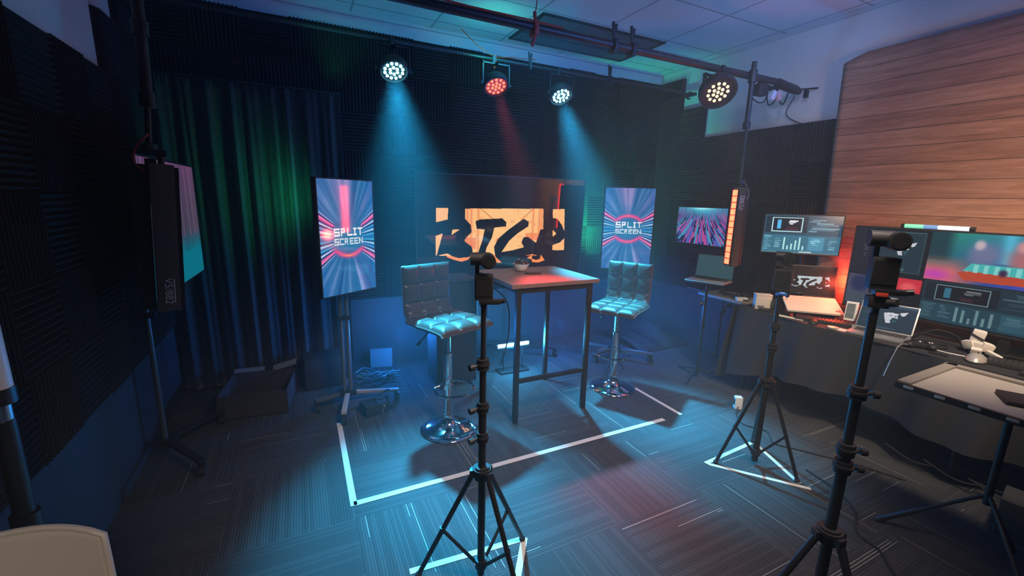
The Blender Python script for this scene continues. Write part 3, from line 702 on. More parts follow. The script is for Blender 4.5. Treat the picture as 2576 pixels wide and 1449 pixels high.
# ------------------------------------------------------------------ televisions
def tv_shell(t, w, h, d=.035, bez=.009, m=None):
    m = m or M_blkp
    MB().box((0, d / 2 + .004, 0), (w, d, h), bev=.004).build('back_shell', m, t)
    b = MB()
    for c, s in (((0, 0, h / 2 - bez / 2), (w, .014, bez)), ((0, 0, -h / 2 + bez / 2), (w, .014, bez)), ((-w / 2 + bez / 2, 0, 0), (bez, .014, h)), ((w / 2 - bez / 2, 0, 0), (bez, .014, h))): b.box(c, s)
    b.build('bezel', m, t)
def caster(t, p, m=M_rub):
    x, y = p
    o = MB().cyl((x - .014, y, .03), (x + .014, y, .03), .03, n=20).build('caster', m, t)
    MB().box((x, y + .004, .062), (.036, .045, .02), bev=.004).cyl((x, y, .06), (x, y, .085), .008).build('fork', M_blk, o)
def tv_stand(label, loc, zc, feet, m_pole, group=None, poles=(-.022, .022)):
    t = thing('tv_stand', label, 'tv stand', (loc[0], loc[1], 0), 0, group)
    b = MB()
    for dx in poles: b.cyl((dx, 0, .08), (dx, 0, zc - .05), .016)
    b.build('column', m_pole, t)
    MB().box((0, 0, zc - .4), (.09, .05, .03), bev=.004).build('collar', M_blk, t)
    MB().box((0, 0, .095), (.12, .10, .03), bev=.006).build('hub', M_blk, t)
    for fx, fy, mm in feet:
        d = Vector((fx - loc[0], fy - loc[1], 0)); L = d.length; a = math.atan2(d.y, d.x)
        MB().box((d.x / 2, d.y / 2, .092), (L + .03, .035, .022), (0, 0, a), bev=.004).build('leg', mm, t)
        caster(t, (d.x, d.y))
    return t
M_stand = mat('stand_paint', (.10, .11, .12), .4, metal=.3)
M_legtip = mat('pale_leg', (.34, .31, .28), .5)
G = 'upright screens on wheeled stands'
LT = (.315, 3.30, 1.322)
YAW_L = R(33.8)
t = thing('television', 'upright screen with pink and blue streaks left of the stools', 'television', LT, YAW_L, G)
tv_shell(t, .49, .825); screen('display', .472, .807, pic_split(150, 260, False), S_split, t, (0, -.004, 0))
MB().box((.19, -.008, .405), (.05, .004, .008)).build('sensor', M_blk, t)
MB().box((0, .06, -.05), (.2, .05, .25), bev=.006).build('wall_mount', M_blk, t)
tv_stand('wheeled stand with pale foot tips under the left upright screen', (.262, 3.40), 1.1, [(.20, 3.06, M_legtip), (.035, 3.33, M_stand), (.62, 3.29, M_legtip), (.27, 3.62, M_stand)], M_stand, 'wheeled screen stands')
RT = (2.90, 3.30, 1.362)
t = thing('television', 'upright screen with pink and blue streaks behind the right stool', 'television', RT, R(-26), G)
tv_shell(t, .50, .80); screen('display', .482, .782, pic_split(130, 220, True), S_split, t, (0, -.004, 0))
MB().box((.17, -.008, .393), (.05, .004, .008)).build('sensor', M_blk, t)
MB().box((0, .06, -.05), (.2, .05, .25), bev=.006).build('wall_mount', M_blk, t)
tv_stand('wheeled stand under the right upright screen, behind the right stool', (2.94, 3.40), 1.15, [(2.64, 3.34, M_stand), (3.17, 3.12, M_stand), (2.75, 3.66, M_stand), (3.15, 3.60, M_stand)], M_stand, 'wheeled screen stands')
# big lettering screen
t = thing('television', 'very large screen showing dark brush lettering on an orange picture', 'television', (1.855, 3.90, 1.333), (R(2.0), 0, R(-3)))
tv_shell(t, 1.79, 1.02, bez=.012); screen('display', 1.766, .996, pic_btgp(460, 260, 1.766, .996), S_big, t, (0, -.004, 0))
MB().box((0, .075, -.1), (.6, .06, .4), bev=.006).build('wall_mount', M_blk, t)
tv_stand('black floor stand carrying the very large lettering screen', (1.855, 4.03), 1.25, [(1.42, 3.64, M_blk), (2.34, 3.64, M_blk), (1.45, 4.12, M_blk), (2.28, 4.12, M_blk)], M_blk, None, poles=(-.25, .25))
# left cart screen
t = thing('television', 'wide screen fading from purple to teal, on a wheeled stand by the left wall', 'television', (-.66, 3.215, 1.425), R(88))
tv_shell(t, 1.08, .735); screen('display', 1.06, .715, pic_streak(150, 100), S_dim, t, (0, -.004, 0))
MB().box((0, .07, -.05), (.35, .08, .3), bev=.006).build('wall_mount', M_blk, t)
M_poleblue = mat('stand_pole', (.06, .065, .07), .35, spec=.6)
tv_stand('wheeled stand carrying the purple and teal screen by the left wall', (-.84, 3.13), 1.3, [(-.60, 2.78, M_blk), (-.585, 3.42, M_blk)], M_poleblue, 'wheeled screen stands', poles=(0.,))
# small neon wall screen
t = thing('television', 'small wall screen with flowing pink and cyan lines beyond the orange light bar', 'television', (3.935, 3.32, 1.382), R(-88))
tv_shell(t, .64, .41, d=.03); screen('display', .622, .392, pic_neon(150, 96), S_neon, t, (0, -.004, 0))
MB().box((0, .055, 0), (.2, .045, .2), bev=.005).build('wall_mount', M_blk, t)

# ------------------------------------------------------------------ bar stools
def strip_shell(path, w, th, tuft, cols, rows, nu=48, nv=48, grow=0.):
    """upholstered slab along a path of (y,z); padded on the left-hand normal side"""
    b = MB(); P = spline([(0, y, z) for y, z in path], 12)
    L = [0.]
    for a, c in zip(P, P[1:]): L.append(L[-1] + (c - a).length)
    tot = L[-1]
    def at(s):
        s *= tot
        for i in range(len(P) - 1):
            if L[i + 1] >= s - 1e-9:
                k = (s - L[i]) / max(1e-9, L[i + 1] - L[i]); p = P[i].lerp(P[i + 1], k); d = (P[i + 1] - P[i]).normalized()
                return p, Vector((0, -d.z, d.y))
        return P[-1], Vector((0, 0, 1))
    def fn(side):
        def f(u, v):
            p, n = at(v); ex = 1 - abs(2 * u - 1) ** 10; ev = 1 - abs(2 * v - 1) ** 10
            e = max(0., min(ex, ev)) ** .5
            gx = abs(math.sin(PI * u * cols)) ** .34; gv = abs(math.sin(PI * v * rows)) ** .34
            h = th / 2 * e
            if side > 0: h += tuft * (min(gx, gv) - .6) * e
            ww = w * (1 + grow * v)
            return Vector(((u - .5) * ww, 0, 0)) + p + n * h * side
        return f
    g1 = b.surf(fn(1), nu, nv); g2 = b.surf(fn(-1), nu, nv)
    for i in range(nu):
        for j in (0, nv): b.bm.faces.new((g1[i][j], g1[i + 1][j], g2[i + 1][j], g2[i][j]))
    for j in range(nv):
        for i in (0, nu): b.bm.faces.new((g1[i][j], g1[i][j + 1], g2[i][j + 1], g2[i][j]))
    return b
def stool(label, loc, face, seat_z, tall):
    """faces local -Y"""
    t = thing('bar_stool', label, 'bar stool', (loc[0], loc[1], 0), face, 'bar stools at the high table')
    z = seat_z
    strip_shell([(-.228, z - .046), (-.19, z - .030), (-.06, z - .028), (.08, z - .033), (.185, z - .03)], .435, .06, .022, 3, 3, 60, 60).build('seat', M_leather, t, ang=180)
    strip_shell([(.165, z - .02), (.205, z + .0), (.222, z + .05), (.230, z + .14), (.240, z + tall)], .40, .05, .021, 3, 3, 60, 60).build('backrest', M_leather, t, ang=180)
    MB().box((0, .0, z - .068), (.22, .22, .02), bev=.006).box((0, .20, z - .045), (.30, .03, .05), bev=.01).build('seat_plate', M_blk, t)
    MB().lathe([(0, 0), (.192, 0), (.198, .004), (.196, .009), (.15, .018), (.095, .032), (.055, .055), (.038, .085), (.034, .12), (.0, .12)], 56).build('base', M_chrome, t, ang=60)
    MB().cyl((0, 0, .11), (0, 0, z - .25), .030, n=28).lathe([(.030, .12), (.036, .122), (.036, .14), (.030, .142)], 28).lathe([(.030, z - .27), (.033, z - .268), (.033, z - .25), (.02, z - .25)], 28).build('column', M_chrome, t)
    MB().cyl((0, 0, z - .26), (0, 0, z - .07), .020, n=24).build('gas_lift', M_steel, t)
    rr = .125; rc = (0, -.075, .33)
    ring = [(rc[0] + rr * 1.12 * math.cos(a), rc[1] + rr * math.sin(a), rc[2]) for a in [2 * PI * k / 40 for k in range(40)]]
    MB().tube(ring, .0085, 8, closed=True).cyl((0, 0, .312), (0, 0, .348), .036, n=28).build('footrest', M_chrome, t)
    MB().tube([(-.03, .03, z - .075), (-.10, .06, z - .085), (-.15, .075, z - .135), (-.175, .085, z - .165)], .006, 8).cyl((-.165, .081, z - .152), (-.185, .09, z - .178), .010).build('lever', M_blk, t)
    return t
stool('tufted leather bar stool left of the high table, behind the middle tripod', (.862, 2.70), R(20), .825, .34)
stool('tufted leather bar stool right of the high table, facing it', (2.41, 2.785), R(-60), .765, .335)

# ------------------------------------------------------------------ high table and its things
t = thing('high_table', 'square high bar table with wood top and thin black legs', 'table', (1.638, 2.88, 0))
MB().box((0, 0, 1.035), (.735, .665, .03), bev=.004).build('tabletop', M_tabletop, t)
for sx in (-1, 1):
    for sy in (-1, 1):
        MB().box((sx * .302, sy * .30, .51), (.034, .034, 1.02), bev=.003).build('leg', M_blk, t)
MB().box((0, -.30, 1.0), (.60, .025, .04)).box((0, .30, 1.0), (.60, .025, .04)).box((-.302, 0, 1.0), (.025, .60, .04)).box((.302, 0, 1.0), (.025, .60, .04)).build('apron', M_blk, t)
MB().box((0, -.30, .325), (.58, .028, .028)).build('stretcher', M_blk, t)
t = thing('snack_bowl', 'small white bowl heaped with dark wrapped sweets on the high table', 'bowl', (1.60, 3.06, 1.05))
MB().lathe([(0, 0), (.035, 0), (.05, .012), (.064, .045), (.068, .06), (.063, .06), (.058, .045), (.04, .014), (0, .01)], 28).build('bowl', M_wht, t)
b = MB(); g = random.Random(4)
for i in range(26):
    a = g.uniform(0, 2 * PI); r_ = .055 * math.sqrt(g.random()); b.box((r_ * math.cos(a), r_ * math.sin(a), .055 + .05 * (1 - r_ / .055) * g.uniform(.5, 1)), (.026, .016, .012), (g.uniform(-1, 1), g.uniform(-1, 1), a), bev=.003)
s_ = b.build('sweets', mat('sweet_wrappers', (.10, .04, .04), .25, spec=.8, noise=.9, nscale=45), t); s_['kind'] = 'stuff'
t = tag(MB().box((0, 0, .005), (.12, .062, .009), bev=.003).build('phone', M_blkp, None, (1.625, 2.90, 1.05), (0, 0, R(-18))), 'thin dark phone lying on the high table', 'phone')
cord('table_cord', [(1.30, 3.1, .93), (1.40, 3.12, .90), (1.50, 3.12, .80), (1.535, 3.12, .66), (1.53, 3.13, .45), (1.52, 3.2, .25), (1.60, 3.42, .10)], .006, M_rub, 'dark cable arching down under the high table to the glowing tube')

# black case behind the left stool
t = thing('equipment_case', 'dark upright equipment case behind the left stool', 'case', (1.16, 3.52, 0))
MB().box((0, 0, .47), (.36, .30, .90), bev=.008).build('case_body', M_bag, t)
MB().box((0, 0, .935), (.38, .32, .022), bev=.005).build('lid', M_navy, t)
for sx in (-1, 1): MB().cyl((sx * .13, -.1, .0), (sx * .13, -.1, .025), .02).cyl((sx * .13, .1, 0), (sx * .13, .1, .025), .02).build('foot', M_rub, t)

# glowing tube lamp under the table
t = thing('tube_lamp', 'short glowing cyan tube lamp standing low behind the high table', 'tube lamp', (1.76, 3.48, 0))
MB().cyl((-.165, 0, .262), (.165, 0, .262), .016, n=20).build('tube', M_cyantube, t)
MB().cyl((-.19, 0, .262), (-.165, 0, .262), .018).cyl((.165, 0, .262), (.19, 0, .262), .018).build('end_cap', M_blk, t)
MB().box((0, .0, .238), (.34, .03, .012)).cyl((-.1, 0, .012), (-.1, 0, .235), .008).cyl((.1, 0, .012), (.1, 0, .235), .008).box((0, 0, .008), (.30, .14, .016), bev=.004).build('stand', M_blk, t)

# ------------------------------------------------------------------ tripods with camera heads
def tripod(label, loc, hub_z, top_z, feet, r=(.016, .013, .010), collars=(), parts_brace=True, knob_a=PI):
    t = thing('tripod', label, 'tripod', (loc[0], loc[1], 0), 0, 'black light stand tripods')
    zb = .03; za = hub_z + (top_z - hub_z) * .42; zm = hub_z + (top_z - hub_z) * .68
    MB().cyl((0, 0, zb), (0, 0, za), r[0]).build('lower_column', M_blk, t)
    MB().cyl((0, 0, za - .03), (0, 0, zm), r[1]).build('middle_column', M_blk, t)
    MB().cyl((0, 0, zm - .03), (0, 0, top_z), r[2]).build('upper_column', M_blk, t)
    for z in (za, zm) + tuple(collars):
        c = MB().cyl((0, 0, z - .03), (0, 0, z + .012), r[0] + .008).cyl((0, 0, z - .012), (0, 0, z - .004), r[0] + .012).build('collar', M_blkp, t)
        MB().cyl((0, 0, z - .008), (math.cos(knob_a) * .045, math.sin(knob_a) * .045, z - .012), .006).cyl((math.cos(knob_a) * .04, math.sin(knob_a) * .04, z - .012), (math.cos(knob_a) * .06, math.sin(knob_a) * .06, z - .014), .013).build('knob', M_blkp, c)
    MB().cyl((0, 0, hub_z - .035), (0, 0, hub_z + .02), r[0] + .014).cyl((0, 0, hub_z + .0), (0, 0, hub_z + .012), r[0] + .022).build('hub', M_blkp, t)
    zs = max(.05, hub_z * .16)
    MB().cyl((0, 0, zs - .02), (0, 0, zs + .02), r[0] + .009).build('spreader', M_blkp, t)
    for fx, fy in feet:
        d = Vector((fx - loc[0], fy - loc[1], 0)); n = d.normalized()
        top = n * .034 + Vector((0, 0, hub_z - .01)); bot = d + Vector((0, 0, .012))
        o = MB().cyl(top, bot, .0115, .0105, 10).box(top, (.03, .03, .03), (0, 0, math.atan2(n.y, n.x)), bev=.004).build('leg', M_blk, t)
        MB().sphere(bot, .016, 10, (1, 1, .75)).build('foot', M_rub, o)
        mid = top.lerp(bot, .55)
        MB().cyl(mid, n * .022 + Vector((0, 0, zs)), .0075, n=8).cyl(mid - Vector((0, 0, .012)), mid + Vector((0, 0, .012)), .012, n=8).build('brace', M_blk, t)
    return t
def cam_head(label, loc, rz, s=1., bs=None):
    """compact camera block with a barrel on a bracket"""
    t = thing('camera', label, 'camera', loc, rz, 'compact cameras on the tripods')
    MB().box((0, 0, .105 * s), (.095 * s, .06 * s, .135 * s), bev=.008 * s).build('camera_body', M_blkp, t)
    MB().box((-.002 * s, -.031 * s, .11 * s), (.078 * s, .003, .10 * s)).build('camera_back', M_blk, t)
    MB().cyl((0, 0, .0), (0, 0, .04 * s), .018 * s).box((.03 * s, -.01, .028 * s), (.11 * s, .05 * s, .016), bev=.005).cyl((.085 * s, -.01, .03 * s), (.11 * s, -.012, .034 * s), .013 * s).build('quick_release', M_blk, t)
    MB().box((-.035 * s, .008, .20 * s), (.022 * s, .03 * s, .13 * s), bev=.006).build('gimbal_arm', M_blkp, t)
    bz = .25 * s; s = bs or s
    MB().cyl((-.07 * s, .0, bz), (.01 * s, 0, bz), .034 * s, n=24).cyl((.02 * s, -.055 * s, bz - .005), (.02 * s, .03 * s, bz - .005), .038 * s, n=28).build('barrel', M_blkp, t)
    MB().cyl((.02 * s, -.058 * s, bz - .005), (.02 * s, -.054 * s, bz - .005), .030 * s, n=28).build('lens', mat('lens_glass', (.02, .02, .022), .12), t)
    return t
tripod('black tripod nearest the middle of the floor, before the left stool', (.605, 1.45), .53, 1.222, [(.365, 1.575), (.868, 1.566), (.690, 1.205)], collars=(.69,), knob_a=R(190))
cam_head('compact camera on the middle tripod, in front of the high table', (.605, 1.45, 1.222), R(-20), .72)
MB_ = None
tripod('black tripod standing between the stools and the draped desk', (2.50, 1.50), .575, 1.09, [(2.285, 1.61), (2.575, 1.275), (2.73, 1.67)], r=(.019, .015, .012), collars=(.80,), knob_a=R(30))
t = cam_head('compact camera with blue tape on the tripod before the white laptop', (2.505, 1.50, 1.10), R(-55), .95, .72)
MB().tube(spline([(-.022, -.025, .012), (.0, -.034, .022), (.022, -.028, .020), (.036, -.012, .008)], 6), .011, 8).build('blue_strap', M_blue, t)
MB().box((0, -.0, .185), (.08, .04, .018), bev=.006).build('phone_grip', M_blkp, t)
tripod('tall black tripod nearest the viewer at the right, before the desk', (1.545, .64), .54, 1.305, [(1.31, .79), (1.75, .54), (1.50, .37)], r=(.017, .0145, .012), collars=(.80,), knob_a=R(-35))
t = cam_head('compact camera on the tall tripod nearest the viewer, overlapping the desk screens', (1.55, .64, 1.358), R(-48), .70)
MB().cyl((0, 0, -.055), (0, 0, 0), .010).box((0, 0, -.014), (.055, .04, .036), bev=.008).cyl((.02, -.02, -.012), (.036, -.036, -.008), .012).build('ball_mount', M_blkp, t)
MB().box((.0, -.026, .012), (.03, .004, .012), bev=.002).build('red_badge', M_red, t)

# ------------------------------------------------------------------ tape on the floor
def tape(pts, label, w=.032, grp='white tape marks on the carpet'):
    b = MB(); P = [Vector((*p, 0)) for p in pts]
    for a, c in zip(P, P[1:]):
        d = (c - a); L = d.length; m = (a + c) / 2
        b.box((m.x, m.y, .0012), (L + w * .0, w, .002), (0, 0, math.atan2(d.y, d.x)))
    return tag(b.build('floor_tape', M_tape), label, 'tape', grp)
tape([(.163, 2.165), (2.403, 2.166)], 'longest white tape strip crossing the carpet in front of the stools', .036)
tape([(.163, 2.15), (.166, 3.09)], 'white tape strip from the wheeled stand of the left screen toward the viewer', .034)
tape([(2.586, 2.69), (2.584, 2.165)], 'short white tape strip right of the right stool base', .03)
tape([(.335, 1.615), (.865, 1.574)], 'white tape strip between the front legs of the middle tripod', .03)
tape([(.886, 1.575), (.74, 1.37)], 'short white tape strip at the right foot of the middle tripod', .03)
tape([(2.225, 1.635), (2.745, 1.672)], 'white tape strip behind the tripod by the desk', .026)
tape([(2.743, 1.665), (2.575, 1.262)], 'white tape strip running under the right leg of the desk tripod', .024)
tape([(2.235, 1.622), (2.585, 1.200)], 'white tape strip along the near side of the desk tripod', .024)
tape([(1.255, .80), (1.35, .865)], 'white tape strip at the left foot of the tall tripod', .03)

# ------------------------------------------------------------------ desk along the right wall
DX, DZ = 3.42, .74
t = thing('desk', 'long desk under a black cloth along the right wall', 'desk', (3.73, .9, 0))
MB().box((-.02, 0, DZ - .02), (.56, 2.98, .030), bev=.003).build('desktop', M_blkp, t)
for sy in (-1, 0, 1):
    for sx in (-1, 1): MB().cyl((sx * .24, sy * 1.40, 0), (sx * .24, sy * 1.40, DZ - .03), .018).build('leg', M_blk, t)
def cloth_front(u, v, off):
    y = 2.395 - u * 3.0
    hem = .12 + .16 * min(1, u * 3.2) + .05 * math.sin(u * 9) + .12 * max(0, u - .45)
    s = 1 - v; z = DZ + .004 - s * (DZ - hem)
    amp = .008 + .038 * s; x = DX - .006 - .03 * s - amp * (math.sin(u * 31 + 1.2 * math.sin(u * 9)) + .5 * math.sin(u * 70 + s * 2)) - off
    return (x, y, z)
b = MB(); NU, NV = 150, 26
g1 = b.surf(lambda u, v: cloth_front(u, v, 0), NU, NV); g2 = b.surf(lambda u, v: cloth_front(u, v, -.006), NU, NV)
for i in range(NU):
    for j in (0, NV): b.bm.faces.new((g1[i][j], g1[i + 1][j], g2[i + 1][j], g2[i][j]))
for j in range(NV):
    for i in (0, NU): b.bm.faces.new((g1[i][j], g1[i][j + 1], g2[i][j + 1], g2[i][j]))
def cloth_end(u, v, off):
    s = 1 - v; x = DX - .02 + u * .56; z = DZ + .004 - s * (DZ - .06)
    return (x - .06 * s * (1 - u), 2.405 + .05 * s + (.008 + .03 * s) * math.sin(u * 16 + 1) + off, z)
g3 = b.surf(lambda u, v: cloth_end(u, v, 0), 40, NV); g4 = b.surf(lambda u, v: cloth_end(u, v, .006), 40, NV)
for i in range(40):
    for j in (0, NV): b.bm.faces.new((g3[i][j], g3[i + 1][j], g4[i + 1][j], g4[i][j]))
for j in range(NV):
    for i in (0, 40): b.bm.faces.new((g3[i][j], g3[i][j + 1], g4[i][j + 1], g4[i][j]))
b.box((3.70, .9, DZ + .002), (.57, 3.01, .006))
tag(b.build('tablecloth', M_cloth, None, ang=60), 'black cloth draped over the long desk with a ragged hem', 'tablecloth')
ZT = DZ + .006
# side table with the plank top behind the desk
t = thing('side_table', 'narrow dark side table behind the far end of the draped desk', 'table', (3.80, 2.75, 0))
MB().box((0, 0, .725), (.34, .50, .025), bev=.003).build('tabletop', M_grayd, t)
for sx in (-1, 1):
    for sy in (-1, 1): MB().cyl((sx * .14, sy * .19, 0), (sx * .14, sy * .19, .715), .012).build('leg', M_blk, t)

# backdrop
b = MB()
def bd(u, v, off):
    y = 2.16 - u * 2.7; zt = 2.735 + .055 * min(1, u * 18) + .0 * u; zb = .78
    z = zb + (zt - zb) * v
    x = 3.995 - .02 * math.sin(u * PI) - .025 * math.exp(-((u) / .05) ** 2) + .012 * math.exp(-((u - .03) / .03) ** 2 - ((v - .62) / .12) ** 2)
    return (x + off, y + .0 * v - (0.04 * (1 - v) * (1 - u)) * 0 + (-.06 * (1 - v)) * (1 - u) ** 4, z)
NU, NV = 80, 30
gA = b.surf(lambda u, v: bd(u, v, 0), NU, NV); gB = b.surf(lambda u, v: bd(u, v, .006), NU, NV)
for i in range(NU):
    for j in (0, NV): b.bm.faces.new((gA[i][j], gA[i + 1][j], gB[i + 1][j], gB[i][j]))
for j in range(NV):
    for i in (0, NU): b.bm.faces.new((gA[i][j], gA[i][j + 1], gB[i][j + 1], gB[i][j]))
L = b.bm.loops.layers.uv.verify()
for f in b.bm.faces:
    for lp in f.loops: lp[L].uv = (lp.vert.co.y, lp.vert.co.z + .02)
tag(b.build('wood_backdrop', M_wood, None, ang=180), 'wide backdrop printed with brown wood planks hanging on the right wall', 'backdrop')

# desk screen
DT = (3.85, 1.243, 1.172)
t = thing('television', 'wide desk screen crowded with windows before the wood backdrop', 'television', DT, R(-90))
tv_shell(t, 1.13, .63, bez=.012); screen('display', 1.106, .606, pic_desk(400, 210), S_std, t, (0, -.004, 0))
for q_ in (-1, 1): MB().box((q_ * .33, .03, -.36), (.05, .05, .14)).box((q_ * .33, -.02, -.416), (.30, .20, .010), bev=.003).build('stand_foot', M_blk, t)
t = thing('tube_lamp', 'slim glowing tube lamp, green to white, lying on top of the desk screen', 'tube lamp', (3.865, 1.34, 1.502))
MB().cyl((0, .18, 0), (0, .075, 0), .014).build('green_section', M_greentube, t)
MB().cyl((0, .075, 0), (0, .0, 0), .014).build('blue_section', M_bluetube, t)
MB().cyl((0, .0, 0), (0, -.155, 0), .014).build('white_section', M_whitetube, t)
MB().cyl((0, .18, 0), (0, .20, 0), .0145).cyl((0, -.155, 0), (0, -.18, 0), .0145).build('end_cap', M_blkp, t)
# monitor on arm
t = thing('monitor', 'slim monitor on an arm showing blue-grey editing software above the white laptop', 'monitor', (3.75, 2.15, 1.39), (R(0), 0, R(-46)))
tv_shell(t, .57, .33, d=.025, bez=.007); screen('display', .556, .314, pic_monitor(200, 112), S_std, t, (0, -.004, 0))
MB().box((0, .05, 0), (.12, .04, .12), bev=.004).box((.0, .09, -.06), (.04, .05, .16), bev=.004).build('vesa_mount', M_blk, t)
MB().tube([(0, .09, -.14), (.06, .13, -.18), (.10, .15, -.4), (.10, .15, -.64)], .018, 10).build('arm', M_blk, t)
# laptops
def laptop(name, label, loc, rz, w, d, open_deg, m_base, m_lid, pic, smat, keys=True, group=None, extra=None):
    """hinge along local +Y edge, user at -Y"""
    t = thing(name, label, 'laptop', loc, rz, group)
    MB().box((0, 0, .009), (w, d, .016), bev=.004).build('base', m_base, t)
    if keys:
        k = MB(); nx, ny = 14, 5
        for i in range(nx):
            for j in range(ny): k.box((-w * .44 + w * .88 * (i + .5) / nx, -d * .02 + d * .44 * (j + .5) / ny - .0, .0178), (w * .88 / nx * .82, d * .44 / ny * .8, .0025))
        k.build('keyboard', M_lightkey, t)
        MB().box((0, -d * .30, .0174), (w * .32, d * .30, .0012)).build('trackpad', m_base, t)
    a = R(open_deg - 90); h = d * 1.0
    e = bpy.data.objects.new('lid', None)
    o = MB().box((0, .004, h / 2), (w, .008, h), bev=.003).build('lid', m_lid, t, (0, d / 2, .018), (-a, 0, 0))
    screen('display', w * .95, h * .92, pic, smat, o, (0, -.0012, h / 2))
    return t
t = laptop('laptop', 'large white laptop raised on a stand, its screen showing the brush lettering', (3.70, 1.955, .828), (R(17), 0, R(-46)), .385, .26, 119, M_cream, M_blkp, pic_lap(130, 90), S_lap, keys=False)
MB().box((.155, -.09, .0178), (.03, .012, .001)).box((-.17, .05, .0178), (.006, .02, .001)).build('deck_marks', M_lightkey, t)
t = thing('laptop_stand', 'dark riser lifting the white laptop above the desk', 'laptop stand', (3.70, 1.955, ZT), R(-46))
MB().box((0, 0, .070), (.34, .22, .010), (R(17), 0, 0), bev=.003).build('platform', M_blk, t)
for q_ in (-1, 1): MB().prism([(-.10, 0), (.10, 0), (.10, .092), (-.10, .034)], -.009, .009, Matrix.Translation((q_ * .15, 0, 0)) @ Matrix(((0, 0, 1, 0), (1, 0, 0, 0), (0, 1, 0, 0), (0, 0, 0, 1)))).build('side_panel', M_red, t)
laptop('laptop', 'silver laptop with an abstract white patch on its screen, on the draped desk', (3.575, 1.43, ZT), R(-78), .32, .21, 118, M_silver, M_silver, pic_mac(110, 74), S_lap)
t = laptop('laptop', 'open laptop with a blank greenish screen on a tall stand past the right stool', (3.28, 2.62, .935), R(-72), .34, .215, 98, M_silver, M_blkp, pic_blank(8, 6, (44, 78, 88)), S_lap)
t = thing('laptop_stand', 'tall thin black stand holding the open laptop past the right stool', 'laptop stand', (3.30, 2.64, 0))
MB().box((0, 0, .928), (.26, .30, .010), (0, 0, R(-72) + PI / 2), bev=.003).build('platform', M_blk, t)
MB().cyl((0, 0, .02), (0, 0, .925), .013).cyl((0, 0, .50), (0, 0, .56), .018).build('column', M_blk, t)
MB().cyl((-.02, 0, .74), (-.12, -.06, .745), .006).cyl((-.11, -.055, .735), (-.13, -.065, .755), .014).build('knob', M_blk, t)
for a in (200, 320, 80): MB().cyl((0, 0, .10), (.26 * math.cos(R(a)), .26 * math.sin(R(a)), .012), .009).build('leg', M_blk, t)

# small things on the desk
def box_thing(name, label, cat, loc, size, rz, m, bev=.004, group=None):
    return tag(MB().box((0, 0, size[2] / 2), size, None, bev).build(name, m, None, loc, (0, 0, rz)), label, cat, group)
t = thing('carton', 'small cream carton at the far end of the draped desk', 'box', (3.56, 2.275, ZT), R(-40))
MB().box((0, 0, .055), (.125, .08, .125), bev=.003).build('carton_body', M_cream, t); MB().box((0, 0, .121), (.129, .084, .008), bev=.002).build('lid', M_paper, t); MB().box((-.02, -.041, .02), (.05, .002, .02)).build('lettering', M_kraft, t)
box_thing('speaker_block', 'small dark block right of the cream carton on the desk', 'box', (3.585, 2.17, ZT), (.05, .04, .10), R(-40), M_blkp)
box_thing('adapter', 'flat black adapter by the front corner of the desk', 'adapter', (3.475, 2.185, ZT), (.10, .06, .025), R(-60), M_blkp)
t = thing('keyboard', 'dark keyboard with red glowing keys before the white laptop', 'keyboard', (3.60, 1.80, ZT), R(-66))
MB().box((0, 0, .010), (.36, .12, .018), bev=.003).build('keyboard_case', M_kbd, t)
M_keyred = mat('red_backlit_keys', (.03, .02, .02), .5, emit=(.6, .06, .03), estr=.07)
k = MB()
for i in range(15):
    for j in range(5): k.box((-.165 + .0236 * i, -.045 + .0225 * j, .021), (.019, .018, .008))
k.build('keys', M_keyred, t)
box_thing('paper_sheet', 'long white paper slip before the keyboard on the desk', 'paper', (3.475, 1.985, ZT), (.05, .20, .002), R(12), M_paper, 0)
def mouse(label, loc, rz, m, s=1.):
    t = thing('mouse', label, 'mouse', loc, rz)
    MB().lathe([(0, 0), (.03 * s, 0), (.034 * s, .006 * s), (.030 * s, .018 * s), (.018 * s, .028 * s), (0, .031 * s)], 24, Matrix.Diagonal((.92, 1.5, 1, 1))).build('mouse_shell', m, t)
    MB().box((0, .022 * s, .0275 * s), (.006 * s, .016 * s, .006 * s), bev=.001).build('wheel', M_rub, t)
    return t
mouse('black mouse with a pale top left of the round puck on the desk', (3.475, 1.80, ZT), R(-70), M_blkp, 1.0)
tag(MB().lathe([(0, 0), (.035, 0), (.037, .006), (.035, .014), (0, .016)], 24).build('puck', M_silver, None, (3.465, 1.66, ZT)), 'flat round grey puck on the desk edge before the keyboard', 'puck')
mouse('pale silver mouse at the right end of the desk', (3.545, .93, ZT), R(-80), mat('mouse_shell', (.55, .52, .48), .3, metal=.4), 1.5)
t = thing('game_controller', 'black game controller lying near the desk edge beside the silver laptop', 'controller', (3.535, 1.19, ZT), R(-60))
MB().box((0, 0, .022), (.11, .06, .03), bev=.012).sphere((-.055, -.022, .020), .028, 14, (1, 1.3, .8)).sphere((.055, -.022, .020), .028, 14, (1, 1.3, .8)).build('controller_body', M_blkp, t)
MB().cyl((-.028, .005, .036), (-.028, .005, .050), .010).cyl((.028, -.01, .036), (.028, -.01, .050), .010).build('thumbstick', M_rub, t)
for q_ in ((.045, .014), (.057, .006), (.0, .004)): MB().sphere((*q_, .038), .006, 8).build('button', M_wht, t)
cord('controller_lead', [(3.50, 1.20, ZT + .012), (3.42, 1.24, ZT + .02), (3.375, 1.25, .70), (3.355, 1.27, .55)], .0035, M_silver, 'thin pale lead falling over the desk edge from the game controller')
t = thing('sticker_sheet', 'white card with orange spots beside the game controller', 'card', (3.575, 1.25, ZT), R(-30))
MB().box((0, 0, .0015), (.13, .09, .003)).build('card', M_paper, t); MB().cyl((.01, .01, .003), (.01, .01, .0045), .028).cyl((-.03, -.01, .003), (-.03, -.01, .0045), .012).build('print', M_red, t)
